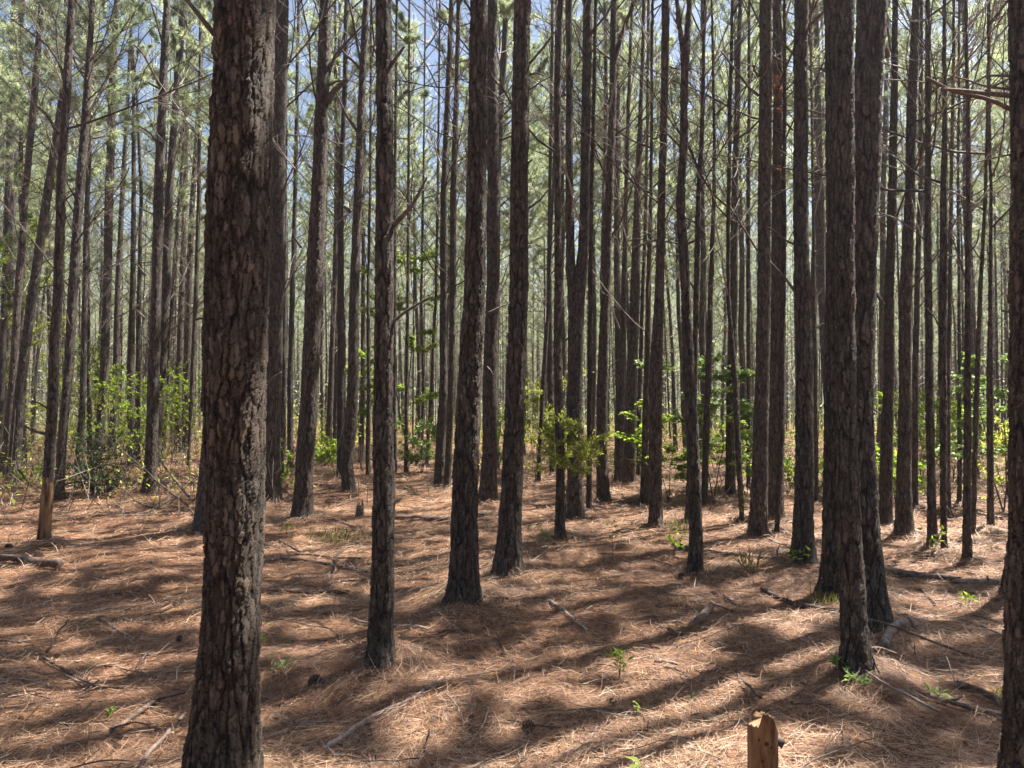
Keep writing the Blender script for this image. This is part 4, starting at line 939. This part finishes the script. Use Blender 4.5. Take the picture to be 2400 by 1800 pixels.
# bare post (broken stump of peeled wood) -------------------------------
def post():
    global RNG
    RNG = np.random.default_rng(4)
    Y = 2.55; k = 110; n = 90
    base = at_y(1778, 900, Y); base.z = float(terrain(base.x, Y))
    top = at_y(1780, 1656, Y).z - base.z
    zs = np.linspace(-.05, top + .0, n); th = np.arange(k) / k * 2 * np.pi
    prof = np.full(k, top)
    # broken rim: highest near the front-centre, low to the sides
    cx_ = np.cos(th)
    rim = top - np.interp(cx_, [-1, -.5, -.42, -.25, .3, .5, .85, 1], [.046, .043, .02, .0, .002, .014, .05, .06]) - .012 * np.abs(vnoise(th * 9, th * 0, 3)) * 2 - .03 * np.clip(np.sin(th), 0, 1)
    V = []
    r0 = 70 * Y / F_PX / 2
    for i, z in enumerate(zs):
        rr = r0 * (1.02 - .05 * z / top + .04 * vnoise(np.cos(th) * 1.8, np.sin(th) * 1.8 + z * 1.5, 7) + .05 * vnoise(np.cos(th) * 7, np.sin(th) * 7 + z * 3, 8))
        zz = np.minimum(z, rim + 0 * z)
        shr = np.where(z > rim, .93, 1.0)
        V.append(np.stack([rr * shr * np.cos(th), rr * shr * np.sin(th), zz], 1))
    V = np.concatenate(V)
    i = np.arange(n - 1)[:, None] * k; j = np.arange(k)[None]
    Q = np.stack([i + j, i + (j + 1) % k, i + k + (j + 1) % k, i + k + j], -1).reshape(-1, 4)
    c = len(V); V = np.vstack([V, [[0, .0, top - .035]]])
    j = np.arange(k); tri = np.stack([np.full(k, c), (n - 1) * k + j, (n - 1) * k + (j + 1) % k], -1)
    root = link('broken_post', None, loc=base); tag(root, 'upright bare orange wooden stump with a jagged broken top at the bottom edge', 'stump')
    link('post_body', mesh_np('post_body', V, Q, tri, [BAREWOOD]), root)
    T_ = Tubes()
    T_.tube([(r0 * .93, -.01, top - .115), (r0 * 1.18, -.012, top - .105), (r0 * 1.3, -.012, top - .10)], [.016, .012, .007], 10, .2, rough=.3)
    link('knot', T_.mesh('knot', [TWIG]), root)
    T_ = Tubes()
    for (a, z, s) in [(-1.62, -.10, .008), (-1.30, -.112, .005), (-1.9, -.155, .006), (-1.25, -.06, .004), (-1.45, -.19, .005), (-2.1, -.09, .004)]:
        p = np.array([math.cos(a) * r0 * .985, math.sin(a) * r0 * .985, top + z])
        T_.tube([p * [.97, .97, 1], p * [1.03, 1.03, 1]], [s, s * .7], 10, .1, rough=.2)
    link('beetle_holes', T_.mesh('beetle_holes', [ROT]), root)['kind'] = 'thing'
post()
def small_stump():
    b = ground(843, 1210); T_ = Tubes()
    T_.tube([(0, 0, -.05), (0, 0, .08), (.01, 0, .17)], [.075, .062, .05], 14, .5, rough=.3)
    for a in (-.6, .4, 2):
        T_.tube([(.045 * math.cos(a), .045 * math.sin(a), .1), (.04 * math.cos(a), .04 * math.sin(a), .22 + .04 * math.sin(a * 3))], [.025, .006], 6, .4, rough=.3)
    tag(link('stump', T_.mesh('stump', [STICK]), loc=b), 'small jagged grey stump standing between the ring scarred and scaly pines', 'stump')
small_stump()
def litter_clump(px, py, r, label):
    pass

# pine cones ------------------------------------------------------------
def cone_mesh():
    T_ = Tubes(); L = .075
    T_.tube([(0, 0, 0), (0, 0, L)], [.012, .004], 8, .2)
    nsc = 90
    for i in range(nsc):
        f = i / nsc; a = i * 2.39996; z = f * L; r = .027 * math.sin(math.pi * (.12 + .83 * f)) + .004
        d = np.array([math.cos(a), math.sin(a), .35 - .3 * (1 - f)]); s = np.array([-math.sin(a), math.cos(a), 0]) * .006
        c = np.array([0, 0, z]); tip = c + d * r
        T_.add([c + d * r * .3 - s * .5, c + d * r * .3 + s * .5, tip + s + [0, 0, .001], tip + [0, 0, .005], tip - s + [0, 0, .001], tip - [0, 0, .003]], [[0, 1, 2, 4]], [[2, 3, 4], [2, 4, 5]], .3 + .5 * (i % 3) / 2)
    return T_.mesh('pine_cone', [CONE], False)
CM = cone_mesh()
for px, py, lb, s in [(1220, 1700, 'dark pine cone on the sunny straw at the shadow edge', 1.0), (30, 1281, 'dark pine cone in shade beside the frame edge', 1.1), (418, 1500, 'small dark cone in the shade by the thickest trunk', .7), (1592, 1352, 'pine cone far off beside the bent fork pine', .9), (310, 1174, 'pine cone below the leaning twins', .9), (1100, 1681, 'tiny cone in the sunny patch beside the arched twig', .5), (725, 1600, 'dry brown cone in the straw heap near the scaly pine', 1.0)]:
    p = ground(px, py, .022)
    tag(link('pine_cone', CM, loc=p, rot=(1.45, .1, px), scale=(s, s, s)), lb, 'pine cone', 'pine cones on the straw')

# seedlings and shrubs -----------------------------------------------------
def plant(name, label, px, py, h, r, nst, nlf, ll, lw, m, form='bush', z0=.15, cat='shrub', group='shrubs and saplings among the pines', lean=(0, 0), seed=0, stem_r=.008, base=None):
    global RNG
    RNG = np.random.default_rng(6000 + seed + int(px) * 7 + int(py))
    b = base or ground(px, py)
    if form != 'seedling': nlf = int(nlf * 1.9); ll *= 1.15; lw *= 1.15
    root = link(name, None, loc=b); root.empty_display_size = .1; tag(root, label, cat, group)
    S_ = Tubes(); L_ = Tubes()
    for i in range(nst):
        az = i * 2.4 + RNG.normal() * .4; sp = r * (.15 if nst == 1 else .55) * RNG.uniform(.5, 1.2)
        tipz = h * (1 if base else RNG.uniform(.75, 1))
        t = np.linspace(0, 1, 8)[:, None]
        A = np.array([lean[0], lean[1], 0]) * t ** 1.5 + np.array([math.cos(az) * sp, math.sin(az) * sp, 0]) * t ** 1.3 + np.array([0, 0, tipz]) * t + np.cumsum(RNG.normal(size=(8, 3)) * .012, 0) * h
        A[0] = (0, 0, -.03)
        S_.tube(A, stem_r * np.linspace(1, .25, 8), 5, .4, rough=.15)
        nb = max(3, int((10 if form != 'seedling' else 4) * (1.6 if nst == 1 else 1)))
        for j in range(nb):
            tt = RNG.uniform(z0, 1) if form != 'seedling' else .35 + .65 * (j + 1) / nb
            c = np.array([np.interp(tt, t[:, 0], A[:, q]) for q in range(3)])
            a2 = RNG.uniform(0, 6.283)
            up = {'tier': RNG.uniform(0, .6), 'bush': RNG.uniform(.2, 1.0), 'whorl': RNG.uniform(.1, .8), 'seedling': RNG.uniform(.1, .6)}[form]
            rl = r * RNG.uniform(.35, .9) * (1.15 - .6 * abs(tt - .55))
            dd = norm(np.array([math.cos(a2), math.sin(a2), up]))
            e = c + dd * rl
            k = 5; B = c + (e - c) * np.linspace(0, 1, k)[:, None] + np.cumsum(RNG.normal(size=(k, 3)) * .03, 0) * rl; B[0] = c
            S_.tube(B, stem_r * .4 * np.linspace(1, .4, k), 3, .5, cap=False)
            nl = max(3, nlf // (nst * nb))
            # sub twigs with leaf clusters
            nc = max(1, nl // (7 if form != 'seedling' else 99))
            for q in range(nc):
                u = RNG.uniform(.3, 1); c0 = np.array([np.interp(u, np.linspace(0, 1, k), B[:, w_]) for w_ in range(3)])
                c1 = c0 + (norm(dd + RNG.normal(size=3) * (.7 if form != 'tier' else np.array([.9, .9, .4]))) * rl * RNG.uniform(.1, .35)) * (form != 'seedling')
                mm = max(2, nl // nc)
                if form != 'seedling': S_.tube([c0, c1], [stem_r * .2, stem_r * .12], 3, .5, cap=False)
                f_ = RNG.random(mm)[:, None]
                C = c0 + (c1 - c0) * (.3 + .7 * f_) if form != 'seedling' else B[-1] + (B[0] - B[-1]) * f_ * .6
                if form == 'tier':
                    D = norm(np.stack([np.cos(x_ := RNG.uniform(0, 6.283, mm)), np.sin(x_), RNG.normal(-.15, .3, mm)], 1)); Nn = norm(np.array([0, 0, 1]) + RNG.normal(size=(mm, 3)) * .45)
                elif form == 'whorl':
                    D = norm(norm(c1 - c0 + 1e-6) * .7 + [0, 0, .35] + unit(mm) * .8); Nn = unit(mm)
                else:
                    D = norm(dd * .5 + unit(mm) + [0, 0, .15]); Nn = norm(np.array([0, 0, 1]) + RNG.normal(size=(mm, 3)) * .5)
                leaves(L_, C, D, Nn, ll * RNG.uniform(.6, 1.15, mm), lw * RNG.uniform(.75, 1.15, mm), np.clip(RNG.normal(.5, .22, mm) + RNG.normal() * .12, 0, 1))
    link('stem', S_.mesh('stem', [TWIG]), root); link('foliage', L_.mesh('foliage', [m], False), root)
    return root
PL = plant
PL('wax_myrtle', 'airy waxy leaved shrub in front of the forked pine', 1331, 1274, 1.75, .66, 1, 1300, .055, .014, MYRTLE, 'whorl', z0=.55, lean=(.15, .1), stem_r=.014)
PL('wax_myrtle', 'airy waxy leaved shrub beside the slim wavy pine', 1322, 1225, 1.8, .5, 1, 800, .055, .014, MYRTLE, 'whorl', z0=.5, lean=(-.1, .1), stem_r=.012)
PL('wax_myrtle', 'waxy shrub showing between the leaning stout pine and the wavy pine', 1255, 1128, 2.6, .95, 3, 2000, .06, .018, MYRTLE, 'whorl', z0=.3)
PL('maple_sapling', 'lime leaved sapling glowing behind the scaly stub pine', 958, 1096, 6.6, 1.6, 2, 1700, .10, .075, LIME, 'tier', z0=.28, stem_r=.03, cat='sapling')
PL('maple_sapling', 'smaller lime sapling between the crooked foot and scaly pines', 850, 1108, 4.4, 1.0, 1, 900, .10, .07, LIME, 'tier', z0=.3, stem_r=.02, cat='sapling')
PL('maple_sapling', 'light green sapling on the near side of the evenly tapered pine gap', 1568, 1175, 1.9, .75, 2, 1100, .09, .06, LIME, 'tier', z0=.2, cat='sapling')
PL('maple_sapling', 'leafy sapling reaching out behind the slender bent pine', 1672, 1172, 2.6, 1.0, 2, 1500, .09, .06, BLUELEAF, 'tier', z0=.2, stem_r=.012, cat='sapling')
PL('maple_sapling', 'sapling with yellow green leaves beside the thin leaning pine', 1700, 1150, 1.6, .8, 2, 700, .08, .05, LIME, 'tier', z0=.2, cat='sapling')
PL('maple_sapling', 'low leafy sapling close to the fine barked straight pine', 1750, 1165, 1.3, .6, 2, 500, .08, .05, BLUELEAF, 'tier', z0=.2, cat='sapling')
PL('broadleaf_shrub', 'bright green bush between the round footed and burl footed pines', 2160, 1130, 1.9, 1.1, 4, 1500, .08, .045, LIME, 'bush')
PL('broadleaf_shrub', 'bright green bush behind the pole thin tangled pine', 2235, 1128, 1.6, .9, 4, 1100, .08, .045, LIME, 'bush')
PL('broadleaf_shrub', 'low green plant beside the pale stub slim pine', 2100, 1190, .9, .55, 3, 500, .08, .045, LIME, 'bush')
PL('broadleaf_shrub', 'green shrub behind the widest leaning pine', 2062, 1170, 1.5, .7, 3, 500, .08, .05, BLUELEAF, 'bush')
PL('maple_sapling', 'leafy sapling standing by the thick pine at the frame edge', 2352, 1200, 2.9, .95, 2, 1100, .10, .06, BLUELEAF, 'tier', z0=.2, stem_r=.015, cat='sapling')
PL('broadleaf_shrub', 'dull green bush at the foot of the frame edge sapling', 2362, 1170, 1.3, .9, 4, 900, .07, .04, MYRTLE, 'bush')
PL('broadleaf_shrub', 'low lime shrub glimpsed past the stout pale stub pine', 1920, 1165, .8, .6, 3, 400, .08, .05, LIME, 'bush')
PL('broadleaf_shrub', 'low lime shrub before the wide merged pine', 1845, 1160, .9, .6, 3, 400, .08, .05, LIME, 'bush')
PL('holly_bush', 'dark glossy bush beside the leaning slim pine', 215, 1160, 1.25, .8, 6, 1100, .05, .026, DARKLEAF, 'bush', z0=.05)
PL('holly_bush', 'low dark clump under the dark glossy bush', 240, 1166, .45, .6, 6, 900, .05, .026, DARKLEAF, 'bush', z0=.05)
PL('broadleaf_shrub', 'tall light green bush between the stripped pine and the leaning twins', 272, 1108, 2.3, 1.3, 5, 1500, .07, .032, LIME, 'bush', z0=.3)
PL('broadleaf_shrub', 'pale green bush in line behind the leaning twins', 402, 1088, 2.9, 1.0, 4, 1500, .07, .035, LIME, 'bush', z0=.35)
PL('broadleaf_shrub', 'dull green bush far behind the stripped pine', 190, 1085, 2.9, 1.6, 5, 1700, .07, .03, MYRTLE, 'bush', z0=.1)
PL('broadleaf_shrub', 'scrubby bush near the leaning slim pine, lime tips', 330, 1085, 1.6, 1.1, 4, 1300, .07, .035, LIME, 'bush', z0=.1)
PL('broadleaf_tree', 'bright leafy small tree high against the frame edge', 8, 1100, 8.2, 1.7, 3, 4200, .07, .034, LIME, 'bush', z0=.5, stem_r=.04, cat='small tree')
PL('broadleaf_tree', 'thin leafy tree beyond the leaning dark pines', 60, 1075, 5.5, 1.7, 3, 3200, .08, .04, MYRTLE, 'bush', z0=.25, stem_r=.03, cat='small tree')
PL('broadleaf_shrub', 'small lime bush beside the tall dark pine, mid height leaves', 218, 1082, 4.6, 1.0, 3, 1500, .08, .04, LIME, 'bush', z0=.55, stem_r=.02)
PL('broadleaf_shrub', 'yellow green low growth between the crossing pair and the stripped pine', 72, 1148, .35, .45, 4, 350, .05, .03, LIME, 'bush')
PL('broadleaf_shrub', 'small leafy clump beside the foot of the sunlit strip pine', 672, 1165, .9, .4, 3, 350, .06, .035, LIME, 'bush')
PL('broadleaf_shrub', 'lime bush on the bright green ground patch', 762, 1092, .6, .9, 6, 1000, .09, .05, LIME, 'bush', z0=.05)
PL('broadleaf_shrub', 'leafy shrub beyond the thin pines under the lime tiers', 988, 1110, 1.2, .8, 4, 700, .08, .05, BLUELEAF, 'bush')
PL('broadleaf_shrub', 'green shrub peering between the knotty lump pine and the leaning stout one', 1170, 1110, 1.7, .7, 3, 900, .07, .035, LIME, 'bush')
# seedlings
sd_ = dict(form='seedling', cat='seedling', group='seedlings sprouting from the straw', stem_r=.0025)
PL('seedling', 'pale sprouting plant in the sun before the big shadow', 1452, 1590, .16, .07, 3, 30, .05, .022, LIME, **sd_)
PL('seedling', 'bluish green seedling at the blackened pine foot', 1972, 1580, .09, .07, 3, 26, .055, .03, BLUELEAF, **sd_)
PL('seedling', 'bluish green seedling sprawling before the blackened pine foot', 2012, 1622, .08, .10, 3, 28, .055, .026, BLUELEAF, **sd_)
PL('seedling', 'pale leaved seedling at the foot of the stout pale stub pine', 1872, 1325, .14, .12, 3, 30, .07, .028, LIME, **sd_)
PL('seedling', 'leafy seedling with yellow edges near the bent pine foot', 1580, 1305, .26, .13, 3, 36, .07, .04, LIME, **sd_)
PL('seedling', 'thin reddish seedling on a small mound mid floor', 1436, 1308, .48, .10, 1, 18, .05, .025, LIME, **sd_)
PL('seedling', 'whitish leaved seedling stem beside the wide black foot', 1262, 1300, .3, .18, 2, 20, .06, .03, BLUELEAF, **sd_)
PL('seedling', 'yellow flowering stalk before the fine barked pine', 1745, 1226, .42, .05, 1, 60, .04, .012, LIME, **sd_)
PL('seedling', 'two leaved sprout close to the frame corner', 252, 1690, .07, .03, 1, 4, .035, .016, LIME, **sd_)
PL('seedling', 'leafy seedling before the burl footed pine', 2184, 1305, .28, .13, 2, 30, .07, .03, LIME, **sd_)
PL('seedling', 'pale seedling in shade near the thickest trunk', 655, 1580, .07, .08, 2, 16, .045, .018, BLUELEAF, **sd_)
PL('seedling', 'small seedling at the edge of the thickest trunk', 612, 1510, .05, .05, 2, 12, .04, .02, LIME, **sd_)
PL('seedling', 'grassy green sprig in deep shade, stalk in a row of leaves', 1492, 1690, .10, .02, 1, 14, .025, .012, LIME, **sd_)
PL('seedling', 'dark green sprig in deep shade near the sprig in a row', 1437, 1665, .06, .03, 2, 16, .03, .012, DARKLEAF, **sd_)
PL('seedling', 'tiny dark sprig in deep shade ahead of the post', 1622, 1650, .05, .02, 1, 10, .03, .012, DARKLEAF, **sd_)
PL('seedling', 'pale seedling on the sunny strip near the frame edge', 2270, 1420, .08, .08, 3, 26, .05, .02, LIME, **sd_)
PL('seedling', 'bluish seedling on the thick brown branch', 2198, 1640, .05, .05, 2, 10, .05, .022, BLUELEAF, **sd_)
PL('seedling', 'small seedling in the straw beyond the waxy shrub', 1525, 1165, .4, .2, 3, 60, .07, .03, LIME, **sd_)
PL('seedling', 'seedling row beside the ring scarred pine', 670, 1250, .1, .12, 3, 24, .05, .02, LIME, **sd_)
# leaf tip poking up by the lens
b = at_y(1512, 900, 1.95); b.z = float(terrain(b.x, 1.95))
hz = at_y(1512, 1800, 1.95).z - b.z
PL('seedling', 'bright lime leaves poking over the bottom edge', 1512, 1851, hz - .015, .035, 1, 22, .06, .026, LIME, base=b, **sd_)

def grass(label, px, py, n, h, m=GRASSM, sp=.12):
    global RNG
    RNG = np.random.default_rng(int(px)); T_ = Tubes(); b = ground(px, py)
    C = np.stack([RNG.normal(0, sp, n), RNG.normal(0, sp, n), np.full(n, 0.)], 1)
    C[:, 2] = terrain(C[:, 0] + b.x, C[:, 1] + b.y) - b.z
    leaves(T_, C, norm(RNG.normal(size=(n, 3)) * .45 + [0, 0, 1]), unit(n), h * RNG.uniform(.5, 1.2, n), .005, RNG.random(n))
    tag(link('grass_tuft', T_.mesh('grass_tuft', [m], False), loc=b), label, 'grass tuft', 'grass tufts on the straw')
grass('pale yellow green grass tuft near the scaly stub pine', 800, 1270, 90, .2, sp=.22)
grass('thin grass tuft before the fine barked pine', 1755, 1335, 30, .25, sp=.06)
grass('thin grass tuft near the yellow edged seedling', 1600, 1245, 50, .2)
grass('lime grass tuft at the foot of the frame edge pine', 2352, 1640, 50, .09, sp=.04)
grass('pale grass tuft in the sun before the hindmost thick pine', 1935, 1420, 50, .12, sp=.07)
grass('grass tuft by the straight dark log past the stout pine', 1590, 1130, 60, .3)

# random fallen twigs -------------------------------------------------------
tw = [limb_mesh(60 + i, l, t, r) for i, (l, t, r) in enumerate([(.5, 2, .006), (.35, 1, .005), (.8, 4, .007), (.25, 0, .006), (.6, 3, .005)])]
for t_ in tw:
    t_.materials[0] = TWIG
rt = random.Random(5)
for i in range(250):
    d = math.exp(rt.uniform(math.log(3.0), math.log(22))); a = rt.uniform(-R(34), R(34))
    x, y = d * math.sin(a), d * math.cos(a)
    if any((x - p) ** 2 + (y - q) ** 2 < .09 for p, q in spots): continue
    s = rt.uniform(.3, 1.0)
    z = float(terrain(x, y)) + .02
    tag(link('twig', tw[i % 5], loc=(x, y, z), rot=(rt.uniform(-.3, .3), .75 + rt.uniform(-.1, .25), rt.uniform(0, 6.28)), scale=(s, s, s)), 'small dry twig lying loose on the pine straw', 'twig', 'small dry twigs scattered on the straw')

# bark flakes, broken bits: uncountable
def litter():
    global RNG
    RNG = np.random.default_rng(8); n = 5000
    r = np.exp(RNG.uniform(math.log(2.4), math.log(28), n)); a = RNG.uniform(-R(42), R(42), n)
    x, y = r * np.sin(a), r * np.cos(a)
    T_ = Tubes(); C = np.stack([x, y, terrain(x, y) + .012], 1)
    D = norm(unit(n) * [1, 1, .25]); leaves(T_, C, D, norm(np.array([0, 0, 1.]) + unit(n) * .4), RNG.uniform(.015, .05, n) * np.clip(r / 9, 1, 2), RNG.uniform(.01, .026, n) * np.clip(r / 9, 1, 2), RNG.random(n))
    for i in range(2600):
        k = RNG.integers(n); p = C[k] + [0, 0, .008]; dd = norm(RNG.normal(size=3) * [1, 1, .12]); l = RNG.uniform(.04, .16)
        T_.tube([p, p + dd * l * .5 + RNG.normal(size=3) * .004, p + dd * l], np.array([1, .85, .6]) * RNG.uniform(.0012, .0035) * min(2.5, max(1, r[k] / 6)), 4, RNG.uniform(0, .5), 1)
    tag(link('bark_litter', T_.mesh('bark_litter', [STICK, TWIG], False)), 'crumbs of bark and dry leaf bits strewn over the straw', 'litter', kind='stuff')
litter()

# undergrowth beyond the first trees: ground cover mass
def undergrowth():
    global RNG
    RNG = np.random.default_rng(9); n = 75000
    r = np.sqrt(RNG.uniform(15 ** 2, 62 ** 2, n)); a = RNG.uniform(-R(38), R(38), n)
    x, y = r * np.sin(a), r * np.cos(a)
    dens = vnoise(x * .35, y * .35, 41) + .6 * vnoise(x * 1.1, y * 1.1, 42) + np.clip((r - 22) / 60, -.12, .25) + np.where(x < -r * .25, .12, 0)
    k = dens + RNG.normal(0, .05, n) > .14
    x, y, r, dens = x[k], y[k], r[k], dens[k]; n = len(x)
    h = RNG.random(n) ** 1.6 * np.clip(.25 + 2.2 * dens, .2, 1.4) * np.clip(r / 25, .5, 1.5)
    C = np.stack([x, y, terrain(x, y) + h + .02], 1); T_ = Tubes()
    leaves(T_, C, norm(unit(n) + [0, 0, .2]), norm(np.array([0, 0, 1.]) + unit(n) * .6), RNG.uniform(.06, .13, n), RNG.uniform(.03, .07, n), np.clip(RNG.normal(.5, .25, n), 0, 1), (RNG.random() < 0))
    # bare wiry stems
    for i in range(3200):
        d = math.sqrt(RNG.uniform(13 ** 2, 50 ** 2)); al = RNG.uniform(-R(36), R(36)) if i % 2 else RNG.uniform(-R(36), -R(16))
        p = np.array([d * math.sin(al), d * math.cos(al), 0]); p[2] = terrain(p[0], p[1])
        dd = norm(RNG.normal(size=3) * .6 + [0, 0, .9]); l = RNG.uniform(.4, 1.8)
        m1 = p + dd * l * .5; m2 = p + (dd + RNG.normal(size=3) * .25) * l
        T_.tube([p, m1, m2], [.006, .005, .003], 3, RNG.random(), 1, cap=False)
    o = link('undergrowth', T_.mesh('undergrowth', [MYRTLE, TWIG], False))
    tag(o, 'low green seedlings, brambles and wiry stems between the pines', 'undergrowth', kind='stuff')
undergrowth()

# ------------------------------------------------------------------ thin volume added in place of lens glare
def glare_haze():
    m, n, out = mat('glare_haze_air')
    v = N(n, 'ShaderNodeVolumePrincipled'); v.inputs['Color'].default_value = (.86, .9, 1.0, 1)
    v.inputs['Density'].default_value = 0.0018; v.inputs['Anisotropy'].default_value = 0.84
    n.links.new(v.outputs[0], out.inputs['Volume'])
    a, z0, z1 = 420, -2.5, 24
    V = [(x, y, z) for z in (z0, z1) for x, y in ((-a, -a), (a, -a), (a, a), (-a, a))]
    me = mesh_np('glare_haze', V, [[3, 2, 1, 0], [4, 5, 6, 7], [0, 1, 5, 4], [1, 2, 6, 5], [2, 3, 7, 6], [3, 0, 4, 7]], None, [m], smooth=False)
    tag(link('glare_haze', me), 'thin veil added in place of lens glare, paling the far pines', 'glare_haze', kind='stuff')
glare_haze()
